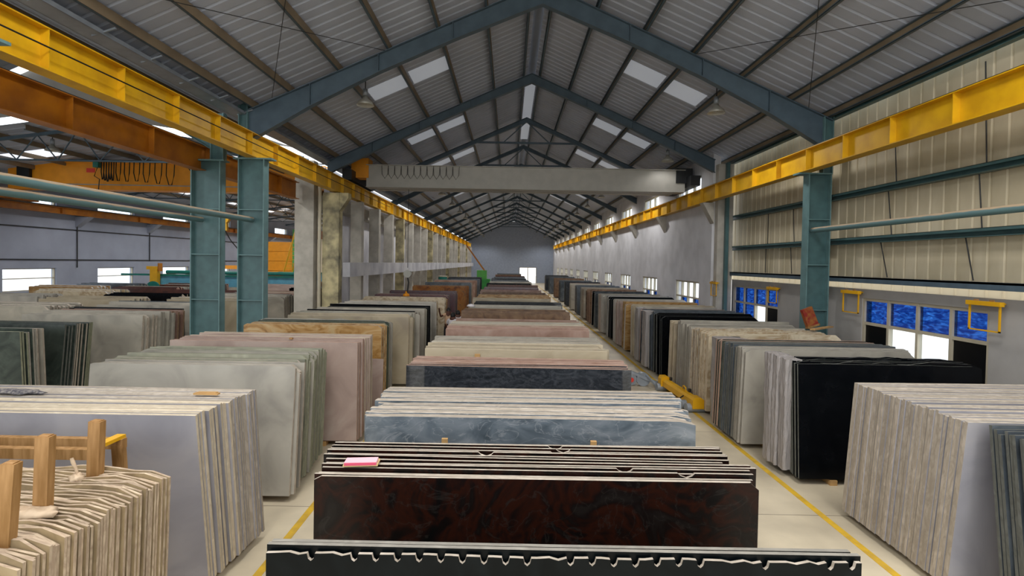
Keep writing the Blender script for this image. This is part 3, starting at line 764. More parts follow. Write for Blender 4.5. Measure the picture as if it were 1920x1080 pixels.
rt = [(14.9, 8, ['face_warm_grey', 'face_beige'], ['edge_grey', 'edge_cream']), (16.85, 14, ['face_black', 'face_slate'], ['edge_charcoal', 'edge_dark', 'edge_charcoal', 'edge_white']), (18.6, 8, ['face_slate'], ['edge_dark', 'edge_pink']),
      (19.9, 12, ['face_warm_grey', 'face_beige'], ['edge_white', 'edge_cream', 'edge_white']), (21.8, 9, ['face_gold'], ['edge_white', 'edge_tan', 'edge_tan']), (23.2, 12, ['face_pink', 'face_pale_grey'], ['edge_grey', 'edge_pink', 'edge_white']),
      (25.2, 12, ['face_black_green', 'face_slate'], ['edge_charcoal', 'edge_white', 'edge_dark']), (27.4, 12, ['face_pale_grey'], ['edge_white', 'edge_pink', 'edge_grey']), (29.6, 14, ['face_slate', 'face_black'], ['edge_dark', 'edge_dark', 'edge_pink']),
      (32, 12, ['face_brown'], ['edge_pink', 'edge_brown', 'edge_charcoal']), (34.5, 14, ['face_warm_grey'], ['edge_brown', 'edge_grey', 'edge_charcoal']), (37.5, 14, ['face_slate'], ['edge_dark', 'edge_brown', 'edge_grey']),
      (41, 14, ['face_pale_grey'], ['edge_grey', 'edge_green', 'edge_pink']), (45, 14, ['face_dark_grey'], ['edge_dark', 'edge_beige']), (50, 16, ['face_slate'], ['edge_dark', 'edge_brown']), (56, 16, ['face_brown'], ['edge_brown', 'edge_dark']), (63, 16, ['face_slate'], ['edge_dark']), (70, 16, ['face_dark_grey'], ['edge_grey'])]
for k, (y, n_, f, e) in enumerate(rt):
    stack('r%d' % (k+6), 4.85, 3.05 if k < 12 else 2.95, y, n_, .115, (-3, 3)[k % 2], f, e, ['smooth', 'clip'], th=.08, hv=.08, xv=.05, **S)
lt = [(15.2, 9, ['face_beige', 'face_warm_grey'], ['edge_cream', 'edge_green', 'edge_beige']), (16.4, 3, ['face_black'], ['edge_charcoal']), (17.0, 9, ['face_warm_grey'], ['edge_beige', 'edge_green']), (18.4, 3, ['face_black'], ['edge_charcoal']),
      (18.9, 9, ['face_pale_grey'], ['edge_white']), (20.4, 9, ['face_pale_grey', 'face_cream'], ['edge_white', 'edge_grey']), (23.0, 8, ['face_cream', 'face_gold'], ['edge_beige', 'edge_tan']), (25.0, 10, ['face_purple'], ['edge_pink', 'edge_dark']), (28.0, 8, ['face_purple'], ['edge_grey', 'edge_pink']),
      (34.8, 12, ['face_orange_brown'], ['edge_dark', 'edge_charcoal']), (40, 12, ['face_slate', 'face_pale_grey'], ['edge_white', 'edge_brown', 'edge_dark']), (45, 12, ['face_pink_brown'], ['edge_brown', 'edge_grey', 'edge_dark']), (50, 12, ['face_slate'], ['edge_grey']), (55, 12, ['face_dark_grey'], ['edge_dark'])]
for k, (y, n_, f, e) in enumerate(lt):
    stack('l%d' % (k+6), -6.3, 3.4+(.1, 0, .05)[k % 3], y, n_, .13, (2, -2)[k % 2], f, e, ['smooth', 'clip'], th=.085, hv=.06, xv=.05, **S)
# the left hall
lh = [(-13.2, 14.4, 16, ['face_warm_grey', 'face_warm_grey', 'face_pink_brown'], ['edge_beige', 'edge_grey', 'edge_brown'], 1), (-13.4, 16.2, 3, ['face_black'], ['edge_charcoal'], 1), (-13.6, 17.6, 12, ['face_warm_grey', 'face_slate'], ['edge_beige', 'edge_dark', 'edge_grey'], 1),
      (-17.6, 16.5, 12, ['face_warm_grey'], ['edge_beige'], 1), (-17.2, 19.5, 10, ['face_beige'], ['edge_grey', 'edge_dark', 'edge_beige'], 1), (-13.0, 20.2, 10, ['face_beige'], ['edge_grey', 'edge_beige'], 1),
      (-17.0, 22.4, 10, ['face_black', 'face_beige'], ['edge_cream', 'edge_beige'], 1), (-12.8, 22.5, 10, ['face_warm_grey'], ['edge_beige', 'edge_dark'], 1), (-21.4, 20.5, 10, ['face_pale_grey'], ['edge_grey'], 1), (-21.4, 24, 12, ['face_cream'], ['edge_white', 'edge_grey'], 1),
      (-16.2, 25.0, 9, ['face_maroon'], ['edge_white'], 1), (-12.6, 25.2, 10, ['face_pink_brown'], ['edge_cream', 'edge_brown'], 1), (-20.5, 27.6, 10, ['face_maroon', 'face_pale_grey'], ['edge_pink', 'edge_grey', 'edge_dark'], 1), (-24.3, 27, 9, ['face_gold'], ['edge_white'], 1),
      (-24.4, 30, 10, ['face_slate'], ['edge_dark'], 1), (-20.3, 31.0, 12, ['face_maroon'], ['edge_grey', 'edge_dark', 'edge_pink'], 1), (-15.8, 31.5, 10, ['face_pink'], ['edge_brown'], 1), (-12.4, 30.0, 10, ['face_black', 'face_slate'], ['edge_dark', 'edge_charcoal'], 1),
      (-11.9, 35.2, 10, ['face_slate'], ['edge_dark', 'edge_grey'], 1), (-16.0, 37, 10, ['face_maroon'], ['edge_brown'], 1), (-24.0, 36, 12, ['face_slate'], ['edge_grey'], 1), (-20.0, 38, 12, ['face_pale_grey'], ['edge_grey'], 1), (-12.4, 39, 9, ['face_black'], ['edge_dark'], 1),
      (-16.6, 43, 14, ['face_pale_grey'], ['edge_white'], 1.12)]
for k, (x, y, n_, f, e, s) in enumerate(lh):
    stack('h%d' % k, x, 3.3, y, n_, .12, (4, -4)[k % 2], f, e, ['smooth', 'clip', 'smooth'], th=.075, hv=.06, xv=.05, h=1.9*s, **S)
so = STUFF.build('stone_slab', STUFF_MATS)
tag(so, 'remaining stone slabs in many colours receding down both halls', 'stone slabs', kind='stuff')
# odd single slabs
stack('small black slab leaning in front of the beige stack at left', -11.45, .5, 13.95, 1, .03, 5, ['face_black'], ['edge_charcoal'], 'smooth', th=.03, h=1.42)
stack('low pinkish slab standing beside the golden brown stack', -3.55, .62, 12.4, 1, .03, 3, ['face_pink'], ['edge_beige'], 'smooth', th=.03, h=1.3)

# ---------------------------------------------------------------- A-frame and stakes at lower left
def aframe(x0, x1, y, z, label):
    t = empty('slab_rack', (x0, y, 0), label, 'rack'); L_ = x1-x0
    MB().box(0, L_, -.17, -.1, z-.09, z).build('top_rail', 'wood', t)
    MB().box(0, L_, .1, .17, z-.09, z).build('top_rail', 'wood', t)
    for x in (L_-.05, L_*.5, .05):
        lg = MB(); 
        lg.beam((x, -.13, z-.05), (x, -.32, .05), .07, .09); lg.build('leg', 'wood', t)
        MB().beam((x, .13, z-.05), (x, .3, .05), .07, .09).build('leg', 'wood', t)
        MB().box(x-.04, x+.04, -.17, .17, z-.001, z+.03).build('cross_bar', 'safety_yellow', t)
        MB().box(x-.03, x+.03, -.2, .2, z-.5, z-.43).build('cross_bar', 'wood', t)
    return t
aframe(-6.2, -3.5, 4.72, 1.93, 'yellow edged wooden slab rack between the two big left stacks')
def stake(x, y, ztop, w, lab, rz=0, ry=0, l=.5):
    o = MB().box(-w/2, w/2, -.03, .03, -l, 0).box(-w/2+.01, w/2-.01, -.025, .025, 0, .006).build('wooden_stake', 'wood', loc=(x, y, ztop))
    o.rotation_euler = (0, ry, rz); return tag(o, lab, 'stake')
stake(-2.68, 2.87, 2.47, .07, 'split wooden stake standing among rough slabs, leftmost', .1, R(4))
stake(-2.8, 3.22, 2.5, .08, 'middle wooden stake standing upright among rough slabs', .1, R(2))
stake(-2.95, 3.82, 2.41, .085, 'wooden stake upright beside the rack end', .0, R(2))
def rag(x, y, z, sx, sy, sz, lab, seed, mat='cloth'):
    mb = MB(); n, m_ = 18, 10; v = []; f = []
    for i in range(m_+1):
        ph = math.pi*i/m_
        for j in range(n):
            th = 2*math.pi*j/n; d = Vector((math.sin(ph)*math.cos(th), math.sin(ph)*math.sin(th), math.cos(ph)))
            k = 1+.45*noise.noise(d*2.3+Vector((seed, 0, 0)))+.2*noise.noise(d*6+Vector((seed, 4, 0)))
            v.append((d.x*sx*k, d.y*sy*k, d.z*sz*k))
    for i in range(m_):
        for j in range(n): f.append((i*n+j, (i+1)*n+j, (i+1)*n+(j+1) % n, i*n+(j+1) % n))
    mb.add(v, f, 0, True)
    return tag(mb.build('rag', mat, loc=(x, y, z)), lab, 'rag')
rag(-2.83, 3.17, 2.05, .13, .07, .035, 'crumpled pale cloth around the foot of the middle stake', 3)
rg = rag(-2.83+.5, 3.5, 2.06, .05, .035, .035, 'knotted pale cloth tuft with an upright tail on rough slabs', 8)
MB().tube([(0, 0, .02), (-.01, 0, .07), (-.03, 0, .11), (-.04, 0, .14)], [.012, .009, .013, .01], 8).build('tail', 'cloth', rg)
rg.location = (-2.98, 3.68, 2.05)
rag(-5.65, 6.1, 2.02, .32, .07, .03, 'dark speckled cloth lying on the large left stack', 5, 'cloth_dark')
tag(MB().box(-.14, .14, -.03, .03, 0, .02).box(-.1, .12, -.025, .025, .02, .03).build('wood_scrap', 'wood_pale', loc=(-3.48, 6.15, 2.015)), 'small wood offcut lying on the large left stack', 'wood piece')
tag(MB().box(-.003, .003, -.02, .02, 0, .16).build('paper_tag', 'safety_yellow', loc=(-3.175, 5.72, 1.55)), 'narrow yellow sticker on the edge of the large left stack', 'sticker')
# foam block on the red granite
t = empty('foam_block', (-1.12, 4.12, 2.02), 'pink and tan foam block lying on the red and black slabs', 'block')
t.rotation_euler = (R(-4), 0, R(6))
MB().box(-.13, .13, -.08, .08, 0, .012).build('tan_layer', 'foam_tan', t)
MB().box(-.12, .12, -.085, .04, .012, .035).build('pink_layer', 'foam_pink', t)
MB().box(-.12, .12, -.088, -.083, .010, .030).build('red_strip', 'foam_red', t)
for x, lab in ((-.62, 'left'), (.88, 'right')):
    tag(MB().box(x-.03, x+.03, 5.32, 5.36, 0, 1.82).build('spacer_lath', 'wood_pale'), '%s thin wooden spacer showing in front of the blue grey marble' % lab, 'spacer')
tag(MB().box(-.03, .03, -.03, .03, 0, .03).build('wood_block', 'wood', loc=(-4.28, 10.5, 2.02)), 'small wooden block on the pinkish slab stack', 'wood piece')
tag(MB().box(-.05, .05, -.012, .012, 0, .09).build('wood_block', 'wood_pale', loc=(-.56, 9.815, 1.82)), 'small cardboard piece on the front face of the beige centre stack', 'wood piece')

# plastic film wrapped around slab ends
def film(x0, x1, y0, y1, z0, z1, lab, seed):
    mb = MB(); n, m_ = 40, 26; v = []; f = []
    per = [(x1, y0), (x0, y0), (x0, y1), (x1, y1)]; seg = [x1-x0, y1-y0, x1-x0]; tot = sum(seg)
    for i in range(m_+1):
        z = z0+(z1-z0)*i/m_
        for j in range(n+1):
            d = tot*j/n
            if d < seg[0]: p = (x1-d, y0); nn = (0, -1)
            elif d < seg[0]+seg[1]: p = (x0, y0+d-seg[0]); nn = (-1, 0)
            else: p = (x0+d-seg[0]-seg[1], y1); nn = (0, 1)
            k = 0.026*noise.noise((d*14, z*2.2, seed))+.014*noise.noise((d*30, z*7, seed+5))+.012
            k = max(k, .002)
            v.append((p[0]+nn[0]*k, p[1]+nn[1]*k, z+.02*noise.noise((d*9, seed, 1))))
    for i in range(m_):
        for j in range(n): a = i*(n+1)+j; f.append((a, a+1, a+n+2, a+n+1))
    mb.add(v, f, 0, True)
    # top flap
    tp = m_*(n+1); c = len(v); mb.add([v[tp+j] for j in range(n+1)]+[((x0+x1)/2, (y0+y1)/2, z1+.03)], [(j, j+1, n+1) for j in range(n)], 0, True)
    return tag(mb.build('plastic_wrap', 'plastic_film'), lab, 'plastic wrap', 'wrapped slab ends')
film(4.78, 5.05, 9.12, 9.3, .12, 2.03, 'crinkled plastic film around slab ends, nearest to the jet black face', 1)
film(4.74, 5.02, 9.33, 9.48, .12, 2.05, 'second crinkled plastic wrapped bundle behind the jet black face', 7)
film(4.72, 5.02, 9.5, 9.74, .12, 2.06, 'third plastic wrapped bundle at the rear of the jet black stack', 13)
film(4.74, 5.4, 12.0, 12.35, .12, 1.98, 'plastic film draped over the bundle before the cream marble stack', 21)
film(4.72, 5.1, 18.25, 18.75, .12, 2.02, 'white plastic wrapped bundle behind the dark granite on the right', 30)
film(4.74, 5.1, 19.5, 19.85, .12, 2.02, 'white plastic wrapped bundle in front of the ochre stack', 40)

# ---------------------------------------------------------------- yellow lifting beam on the floor
t = empty('lifting_beam', (4.6, 14.25, 0), 'yellow lifting beam lying on the floor by the right aisle line', 'lifting beam')
t.scale = (.72, .85, .72)
t.rotation_euler = (0, 0, R(3))
b = MB().prism([(-.16, .22), (-.05, .14), (.12, .14), (.17, .24), (.17, .42), (.08, .5), (-.1, .5), (-.16, .42)], -1.25, 1.15).build('beam_body', 'safety_yellow', t)
MB().prism([(-.19, .16), (.2, .16), (.2, .46), (.1, .54), (-.12, .54), (-.19, .45)], -1.55, -1.2).build('end_block', 'safety_yellow', t)
MB().prism([(-.22, .2), (.2, .2), (.2, .5), (.06, .6), (-.16, .6), (-.22, .5)], 1.1, 1.4).build('end_block', 'safety_yellow', t)
MB().tube([(0, -.6, .5), (0, -.6, .62), (0, -.45, .66), (0, -.35, .62), (0, -.35, .5)], .025, 8).build('lifting_eye', 'safety_yellow', t)
for y in (-.7, .9): MB().box(.05, .13, y-.05, y+.05, .5, .62).build('bolt_block', 'dark_metal', t)
for y in (-1.35, -.95, 1.25):
    MB().tube([(-.34, y, .15), (.3, y, .15)], .15, 16).build('roller', 'galvanised', t)
MB().tube([(-.18, -.8, .4), (-.5, -1.0, .3), (-.75, -1.15, .12)], .022, 8).build('hose', 'rubber', t)
t = empty('vacuum_pads', (4.0, 15.9, 0), 'grey lifting gear with round pads beside the yellow beam', 'lifting gear')
MB().tube([(-.3, .2, .18), (-.3, -.05, .18)], .17, 20).build('pad', 'galvanised', t)
MB().tube([(.05, .1, .2), (.05, -.1, .2)], .2, 20).build('pad', 'galvanised', t)
MB().beam((-.3, 0, .4), (.45, -.2, .12), .1, .08).build('arm', 'galvanised', t)
MB().beam((.1, 0, .35), (.4, -.7, .06), .07, .06).build('arm', 'galvanised', t)
MB().tube([(-.3, -.06, .18), (-.3, -.1, .18)], .07, 12).build('red_hub', 'red_tag', t)

# ---------------------------------------------------------------- yellow frames on the right wall
def yframe(y0, y1, z0, z1, x, lab):
    t = empty('sign_bracket', (x, (y0+y1)/2, z0), lab, 'bracket'); w = (y1-y0)/2; h = z1-z0
    MB().box(-.015, .015, -w, w, 0, .025).build('bottom_bar', 'safety_yellow', t)
    MB().box(-.015, .015, -w, -w+.025, 0, h).build('side_bar', 'safety_yellow', t)
    MB().box(-.015, .015, w-.025, w, 0, h).build('side_bar', 'safety_yellow', t)
    MB().box(-.05, .04, -w-.03, w+.03, h-.08, h).build('top_bar', 'safety_yellow', t)
    for s in (-w*.5, w*.5): MB().box(-.03, .0, s-.04, s+.04, h, h+.03).build('bolt', 'wood', t)
    MB().box(.04, 9.0-8.98+.12, -w+.05, w-.05, h-.05, h-.02).build('wall_arm', 'safety_yellow', t)
yframe(9.47, 10.12, 2.5, 3.05, 8.75, 'yellow rectangular wall frame overlapping the large blue window at right')
yframe(13.32, 13.95, 2.48, 3.05, 8.75, 'yellow rectangular wall frame on grey plaster beside the teal column')
yframe(17.4, 18.0, 2.42, 2.95, 8.75, 'yellow rectangular wall frame overlapping the smaller blue window')
yframe(21.0-.55+.1, 21.1, 2.45, 3.0, 8.0, 'thin yellow wall frame left of the smaller blue window')

# red packet and plank on the cream stack
t = empty('red_packet', (8.0, 14.0, 2.08), 'red printed packet leaning on top of the cream marble stack', 'packet')
t.rotation_euler = (R(-8), R(-16), R(10))
MB().prism([(-.16, 0), (.16, 0), (.13, .5), (-.17, .48)], -.05, .05).build('packet_body', 'red_print', t)
MB().box(-.17, .18, -.06, .06, -.03, .02).build('packet_base', 'wood', t)
tag(MB().beam((7.55, 13.2, 2.08), (8.55, 14.1, 2.06), .12, .035).build('wooden_plank', 'wood_pale'), 'narrow wooden plank sticking out over the cream marble stack', 'plank')

# ---------------------------------------------------------------- overhead cranes
t = empty('overhead_crane', (0, 23.6, 6.75), 'beige overhead travelling crane spanning the main hall', 'crane')
MB().box(-6.3, 7.6, -.25, .25, .08, 1.0).build('bridge_girder', 'crane_beige', t)
MB().box(-6.3, 7.6, -.34, .34, 1.0, 1.03).build('top_plate', 'crane_beige', t)
MB().box(-6.3, 7.6, -.34, .34, .05, .08).build('bottom_plate', 'crane_beige', t)
MB().box(-6.3, 7.6, 1.6, 2.1, .2, 1.0).build('rear_girder', 'crane_beige', t)
for x in (-6.95, 7.84):
    e = MB().box(x-.2, x+.2, -.9, 2.8, .27, .7).build('end_carriage', 'dark_metal', t)
    for y in (-.6, 2.5): MB().tube([(x-.1, y, .42), (x+.1, y, .42)], .16, 14).build('wheel', 'dark_metal', e)
MB().box(-6.95, -6.2, -.3, .4, .45, 1.3).build('drive_unit', 'orange_bright', t)
MB().box(7.2, 7.9, -.3, .4, .45, 1.1).build('control_box', 'dark_metal', t)
for i in range(12):
    x = -5.6+i*.28; MB().tube([(x, -.38, .98), (x+.02, -.4, .6), (x+.14, -.4, .42), (x+.26, -.4, .6), (x+.28, -.38, .98)], .01, 6).build('festoon_cable', 'dark_metal', t)
MB().box(-4.9, -4.2, .5, 1.5, .3, .9).build('hoist_trolley', 'dark_metal', t)
hk = MB().tube([(-4.55, .3, .3), (-4.55, .3, -3.45)], .012, 6).build('hoist_rope', 'dark_metal', t)
MB().tube([(-4.55, .2, -3.72), (-4.55, .4, -3.72)], .17, 18).build('hook_block', 'lamp_shell', t)
MB().tube([(-4.55, .3, -3.88), (-4.5, .3, -4.1), (-4.55, .3, -4.55)], .03, 8).build('chain', 'dark_metal', t)
tag(MB().lathe([(.0, 0), (.16, 0), (.13, .1), (.04, .14), (.04, .22), (0, .22)], n=12).build('crane_hook', 'orange_bright', loc=(-4.6, 23.9, 2.03)), 'orange lifting hook resting on slabs below the hanging rope', 'hook')
t = empty('overhead_crane', (-16.5, 26.0, 6.3), 'orange overhead crane across the left hall with looping cables', 'crane')
MB().box(-7.7, 7.6, -.25, .25, .5, 1.75).build('bridge_girder', 'orange_bright', t)
MB().box(-7.7, 7.6, -.34, .34, 1.75, 1.79).build('top_plate', 'orange_bright', t)
MB().box(-7.7, 7.6, -.34, .34, .47, .5).build('bottom_plate', 'orange_bright', t)
MB().box(-7.7, 7.6, -.29, -.26, .7, .74).build('cable_rail', 'galvanised', t)
MB().tube([(-7.7, -.5, 1.85), (7.6, -.5, 1.85)], .03, 8).build('cable_track', 'dark_metal', t)
for x, zz in ((-7.95, 0), (8.05, .38)): MB().box(x-.2, x+.2, -1.5, 1.5, zz, .5).build('end_carriage', 'orange_paint', t)
rnd = random.Random(4)
for i, (x, w, d) in enumerate([(-3.0+.12*k, .1, .9+.05*(k % 3)) for k in range(5)]+[(-2.3, .2, .95), (-1.9, .22, .98), (-1.45, .25, .95), (-1.0, .28, 1.0), (-.45, .3, 1.05), (.1, .35, 1.1)]):
    MB().tube([(x, -.5, 1.84), (x-.02, -.5, 1.84-d*.6), (x+w*.3, -.5, 1.84-d), (x+w*.7, -.5, 1.84-d), (x+w, -.5, 1.84-d*.6), (x+w*1.1, -.5, 1.84)], .022, 6).build('festoon_cable', 'rubber', t)
MB().tube([(.9, -.5, 1.84), (1.5, -.5, 1.1), (2.2, -.5, .8), (2.7, -.5, 1.2), (3.0, -.5, 1.84)], .022, 6).build('festoon_cable', 'rubber', t)
MB().box(-3.9, -3.5, -.28, -.26, 1.3, 1.5).build('red_notice', 'red_tag', t)
MB().box(-3.35, -3.1, -.6, -.4, 1.5, 1.75).build('cable_trolley', 'jade_paint', t)
MB().tube([(-3.2, -.5, 1.5), (-3.35, -.5, 1.1), (-3.1, -.5, .95), (-3.15, -.5, .4)], .02, 6).build('hoist_chain', 'dark_metal', t)
MB().box(-7.1, -6.5, -.45, -.3, 1.0, 1.75).build('heater_coil', 'dark_metal', t)
# hook with sling between the left pair of columns
t = empty('hook_block', (-10.93, 20.5, 5.0), 'yellow hook block with a slack sling hanging between the left columns', 'hook')
MB().tube([(0, -.08, .1), (0, .08, .1)], .17, 14).build('pulley', 'safety_yellow', t)
MB().prism([(-.1, -.35), (.1, -.35), (.08, 0), (-.08, 0)], -.06, .06).build('hook_body', 'safety_yellow', t)
MB().tube([(0, 0, .25), (0, 0, 2.705)], .015, 6).build('rope', 'dark_metal', t)
MB().tube([(0, 0, -.35), (.2, 0, -.7), (.75, 0, -1.35), (.85, 0, -1.7)], .02, 6).build('sling', 'rubber', t)
MB().beam((-.3, 0, -1.75), (1.5, 0, -1.75), .1, .14).build('spreader_bar', 'orange_bright', t)

# ---------------------------------------------------------------- lamps
def lamp(x, y, z, drop, lab, power=350):
    t = empty('bay_lamp', (x, y, z), lab, 'lamp')
    MB().lathe([(.0, .22), (.06, .22), (.09, .14), (.2, .05), (.26, -.06), (.25, -.06), (.19, .04), (.08, .12), (0, .12)], n=24).build('reflector', 'lamp_shell', t)
    MB().lathe([(0, .42), (.07, .42), (.08, .22), (0, .22)], n=14).build('ballast', 'galvanised', t)
    MB().tube([(0, 0, .4), (0, 0, .4+drop)], .015, 6).build('stem', 'dark_metal', t)
    MB().lathe([(0, -.03), (.05, -.01), (.07, .05), (.04, .11), (0, .12)], n=12).build('bulb', 'lamp_shell', t)
    d = bpy.data.lights.new('lamp_light', 'SPOT'); d.energy = power; d.spot_size = R(160); d.spot_blend = .5; d.shadow_soft_size = .25; d.color = (1, .98, .96)  # spot added inside each fixture to brighten the halls
    l = bpy.data.objects.new('lamp_light', d); col.objects.link(l); l.parent = t; l.location = (0, 0, -.1)
    return t
lamp(6.05, 15.9, 8.2, .35, 'high bay lamp under the right roof slope just behind the near rafter')
lamp(-4.35, 15.9, 8.25, .35, 'high bay lamp under the left roof slope just behind the near rafter')
lamp(6.6, 22.6, 8.05, .3, 'high bay lamp under the right roof slope above the beige crane', 40)
lamp(-18.5, 21.6, 7.85, .25, 'high bay lamp in the left hall above the orange crane')
lamp(-4.6, 29.5, 8.2, .3, 'high bay lamp far back on the left slope beyond the crane')

for i in range(11):  # extra lamps, added in every bay to light the far main hall
    y = 29.5+BAY*i
    for x, nm in ((-4.6, 'left'), (6.1, 'right')):
        if (x, i) != (-4.6, 0): lamp(x, y, 8.15, .35, 'added lamp of the main hall far back on the %s side, %s beyond the crane' % (nm, ordinal(i+1)), 480)
lamp(-14.5, 11.5, 9.3, .2, 'added lamp under the dark near roof of the left hall', 900)  # added to brighten the left hall and its orange crane
lamp(-12.5, 17.5, 8.8, .25, 'added lamp just behind the left column pair under the high left roof', 700)  # also an added lamp, lifts the light around the orange crane
for i in range(10):  # two added lamp rows that light the far left hall
    lamp(-13.2, 29.5+BAY*i, 7.6, .25, 'added lamp of the left hall on the aisle side, %s from the camera' % ordinal(i+1), 520)
    lamp(-20.5, 29.5+BAY*i, 7.6, .25, 'added lamp of the left hall on the wall side, %s from the camera' % ordinal(i+1), 520)

# ---------------------------------------------------------------- machines in the left hall
t = empty('bridge_saw', (-17, 34.2, 0), 'light blue bridge saw with yellow motor head in the left hall', 'machine')
MB().box(-5.2, 4.8, -.3, .3, 1.75, 2.45).build('bridge', 'cyan_paint', t)
MB().box(-7.6, 4.8, -.42, -.32, 2.4, 2.52).build('rail', 'jade_paint', t)
MB().tube([(-4.7, -.4, 2.65), (4.6, -.4, 2.65)], .12, 12).build('drive_tube', 'jade_paint', t)
for x in (-5.0, 4.6): MB().box(x-.3, x+.3, -.4, .4, 0, 1.75).build('pedestal', 'cyan_paint', t)
hd = MB().box(-5.55, -5.1, -.75, -.43, 1.75, 2.8).build('motor_head', 'safety_yellow', t)
MB().box(-5.8, -5.1, -.7, -.45, 2.8, 3.0).build('motor', 'safety_yellow', hd)
MB().tube([(-5.0, -.6, 2.7), (-5.0, -.6, 3.2)], .13, 12).build('motor_can', 'orange_paint', hd)
MB().tube([(-5.3, -.85, 1.65), (-5.3, -.76, 1.65)], .42, 24).build('blade_guard', 'jade_paint', t)
t = empty('bridge_saw', (-13.5, 41.3, 0), 'second light blue machine behind the left column pair', 'machine')
MB().box(-4, 4, -.3, .3, 1.6, 2.5).build('bridge', 'cyan_paint', t)
MB().box(-4.2, 4.2, -.42, -.3, 2.5, 2.62).build('rail', 'jade_paint', t)
for x in (-3.8, 3.8): MB().box(x-.3, x+.3, -.4, .4, 0, 1.6).build('pedestal', 'cyan_paint', t)
t = empty('machine_cabin', (-20.3, 47, 0), 'orange panelled machine housing with green posts in the left hall', 'machine')
cb = MB()
for i in range(6): cb.box(-2.2, 1.25, -.1, .1, .02+i*.85, .84+i*.85)
cb.box(-2.2, 1.25, .1, 2, 0, 5.1); cb.build('panelled_wall', 'orange_bright', t)
MB().box(1.3, 1.45, -.3, .1, 0, 6.2).build('green_post', 'green_light', t)
MB().box(1.6, 1.95, -.2, .3, 0, 5.2).build('green_post', 'green_paint', t)
MB().box(2.0, 4.2, 0, .4, 0, 5.4).build('white_panel', 'wall_sheet_white', t)
MB().box(1.5, 4.5, -.2, .5, 5.4, 6.1).build('red_header', 'red_print', t)
t = empty('ladder', (-14.75, 35, 0), 'yellow ladder leaning beside the thick concrete column', 'ladder')
for dx in (0, .55): MB().beam((dx-.3, 0, 1.8), (dx+.45, .6, 5.5), .09, .07).build('rail', 'safety_yellow', t)
for i in range(13):
    k = i/13; MB().beam((-.3+.75*k, .6*k, 1.9+3.6*k), (.25+.75*k, .6*k, 1.9+3.6*k), .04, .04).build('rung', 'safety_yellow', t)
for dx in (-.3, .25): MB().beam((dx-.42, -.3, 0), (dx, 0, 1.82), .09, .07).build('foot_rail', 'safety_yellow', t)
# distant green machine and teal tank in the main hall
t = empty('forklift', (-3.1, 62, 0), 'green machine with a slanting orange boom far down the hall', 'machine')
MB().box(-1.0, .9, -1.2, 1.0, .35, 1.7).build('body', 'green_paint', t)
MB().box(-.6, .5, -.8, .6, 1.7, 2.7).build('cab', 'green_light', t)
for x in (-.95, .85):
    for y in (-.8, .7): MB().tube([(x-.12, y, .4), (x+.12, y, .4)], .4, 16).build('wheel', 'rubber', t)
MB().beam((.3, -.5, 2.6), (-1.9, -.5, 5.6), .16, .16).build('boom', 'orange_paint', t)
t = empty('storage_tank', (-6.0, 48.3, 0), 'teal cylindrical tank standing behind the left slab row', 'tank')
MB().tube([(0, 0, .02), (0, 0, 2.25)], .4, 24).build('tank_body', 'jade_paint', t)
MB().tube([(0, 0, 2.25), (0, 0, 2.33)], .42, 24).build('lid', 'frame_cream', t)
for z, lab in ((5.05, 'upper'), (3.35, 'lower')):
    tag(MB().tube([(-24.95, 14, z), (-24.95, 80, z)], .03, 6).build('conduit', 'dark_metal'), '%s dark conduit running along the far left wall' % lab, 'conduit')
for i, (y, z0, z1) in enumerate(((30.8, 2.9, 5.8), (37, 3.3, 5.6), (42.8, 3.3, 5.3), (43.9, 3.3, 5.3))):
    tag(MB().tube([(-24.95, y, z0), (-24.95, y, z1)], .03, 6).build('conduit', 'dark_metal'), 'upright dark conduit on the far left wall, %s from the left' % ordinal(i+1), 'conduit')

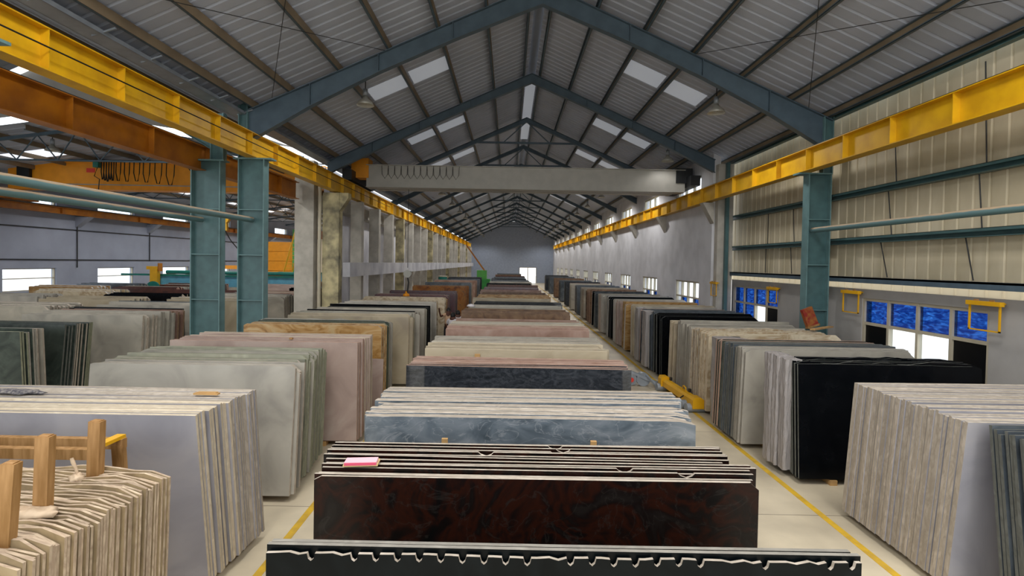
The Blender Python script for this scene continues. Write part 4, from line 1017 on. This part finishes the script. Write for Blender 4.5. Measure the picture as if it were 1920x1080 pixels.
# ---------------------------------------------------------------- people
def skinned(name, nodes, edges, mat, parent, root=0, sub=1):
    me = bpy.data.meshes.new(name); me.from_pydata([n_[0] for n_ in nodes], edges, []); me.materials.append(MATS[mat])
    o = bpy.data.objects.new(name, me); col.objects.link(o); o.parent = parent
    sk = o.modifiers.new('skin', 'SKIN'); sk.use_smooth_shade = True
    for i, n_ in enumerate(nodes):
        r = n_[1] if isinstance(n_[1], tuple) else (n_[1], n_[1])
        me.skin_vertices[0].data[i].radius = r
        me.skin_vertices[0].data[i].use_root = (i == root)
    s = o.modifiers.new('sub', 'SUBSURF'); s.levels = s.render_levels = sub
    return o
def person(x, y, rz, label, shirt, raised, bend=0.0):
    t = empty('person', (x, y, 0), label, 'person'); t.rotation_euler = (0, 0, rz)
    b_ = bend
    hip = (0, 0, .92); ch = (0, -b_*.6, 1.28); nk = (0, -b_, 1.46); hd = (0, -b_-.03, 1.56); tp = (0, -b_-.02, 1.64)
    shl = (-.18, -b_*.9, 1.4); shr = (.18, -b_*.9, 1.4)
    if raised: ell = (-.34, -b_-.12, 1.33); hl = (-.42, -b_-.2, 1.62)
    else: ell = (-.27, -b_-.1, 1.14); hl = (-.14, -b_-.36, 1.12)
    elr = (.27, -b_-.08, 1.13); hr = (.2, -b_-.32, 1.08)
    n_ = [(hip, (.13, .1)), (ch, (.16, .11)), (nk, .055), (hd, (.085, .1)), (tp, (.07, .08)),
          (shl, .055), (ell, .042), (hl, .03), (shr, .055), (elr, .042), (hr, .03),
          ((-.1, 0, .85), .085), ((-.12, -.02, .48), .06), ((-.12, .03, .08), .045), ((-.12, -.13, .04), .04),
          ((.1, 0, .85), .085), ((.12, -.02, .48), .06), ((.12, .03, .08), .045), ((.12, -.13, .04), .04)]
    e = [(0, 1), (1, 2), (2, 3), (3, 4), (2, 5), (5, 6), (6, 7), (2, 8), (8, 9), (9, 10), (0, 11), (11, 12), (12, 13), (13, 14), (0, 15), (15, 16), (16, 17), (17, 18)]
    # fingers
    for h_, k in ((hl, 7), (hr, 10)):
        for f_, (dx, l_) in enumerate(((-.03, .07), (-.01, .085), (.01, .08), (.03, .065), (.045, .045))):
            n_.append(((h_[0]+dx*1.1, h_[1]-.02, h_[2]+(l_ if raised and k == 7 else -l_*.6)), .009)); e.append((k, len(n_)-1))
    body = skinned('body', n_, e, 'skin', t)
    skinned('shirt', [((0, 0, .86), (.155, .125)), (ch, (.185, .135)), ((0, -b_*.95, 1.42), (.1, .08)), (shl, .08), ((shl[0]*.45+ell[0]*.55, shl[1]*.45+ell[1]*.55, shl[2]*.45+ell[2]*.55), .07),
                      (shr, .08), ((shr[0]*.45+elr[0]*.55, shr[1]*.45+elr[1]*.55, shr[2]*.45+elr[2]*.55), .07)], [(0, 1), (1, 2), (2, 3), (3, 4), (2, 5), (5, 6)], shirt, t)
    skinned('trousers', [((0, 0, .92), (.14, .115)), ((-.1, 0, .82), .1), ((-.12, -.02, .48), .078), ((-.12, .03, .12), .065), ((.1, 0, .82), .1), ((.12, -.02, .48), .078), ((.12, .03, .12), .065)],
            [(0, 1), (1, 2), (2, 3), (0, 4), (4, 5), (5, 6)], 'trousers', t)
    hm = MB(); v = []; f = []
    n1, m1 = 16, 7
    for i in range(m1+1):
        ph = math.pi*.58*i/m1
        for j in range(n1):
            a = 2*math.pi*j/n1; v.append((hd[0]+.095*math.sin(ph)*math.cos(a), hd[1]+.02+.112*math.sin(ph)*math.sin(a), hd[2]+.02+.13*math.cos(ph)))
    for i in range(m1):
        for j in range(n1): f.append((i*n1+j, (i+1)*n1+j, (i+1)*n1+(j+1) % n1, i*n1+(j+1) % n1))
    hm.add(v, f, 0, True).build('hair', 'hair', t)
    fc = MB()
    for s in (-1, 1):
        fc.lathe([(0, -.012), (.011, 0), (0, .012)], (s*.033, hd[1]-.09, hd[2]+.015), 8)
    fc.build('eyes', 'shirt_white', t)
    MB().prism([(-.012, -.03), (.012, -.03), (.004, .015)], hd[1]-.125, hd[1]-.08).build('nose', 'skin', t).location.z = hd[2]
    return t
person(-2.5, 22.2, R(15), 'person in a peach shirt with one arm raised between the slab rows', 'shirt_peach', True)
person(-2.12, 19.9, R(160), 'person in a white shirt with black hair, the left of two standing together', 'shirt_white', False, .1)
person(-1.98, 20.9, R(190), 'person in a white shirt with black hair, the right of two standing together', 'shirt_white', False, .05)
tag(MB().lathe([(0, .09), (.1, .07), (.16, .0), (0, 0)], n=14).build('plastic_bag', 'shirt_white', loc=(-1.35, 19.1, 2.02)), 'small white bundle on the slabs behind the three people', 'bag')
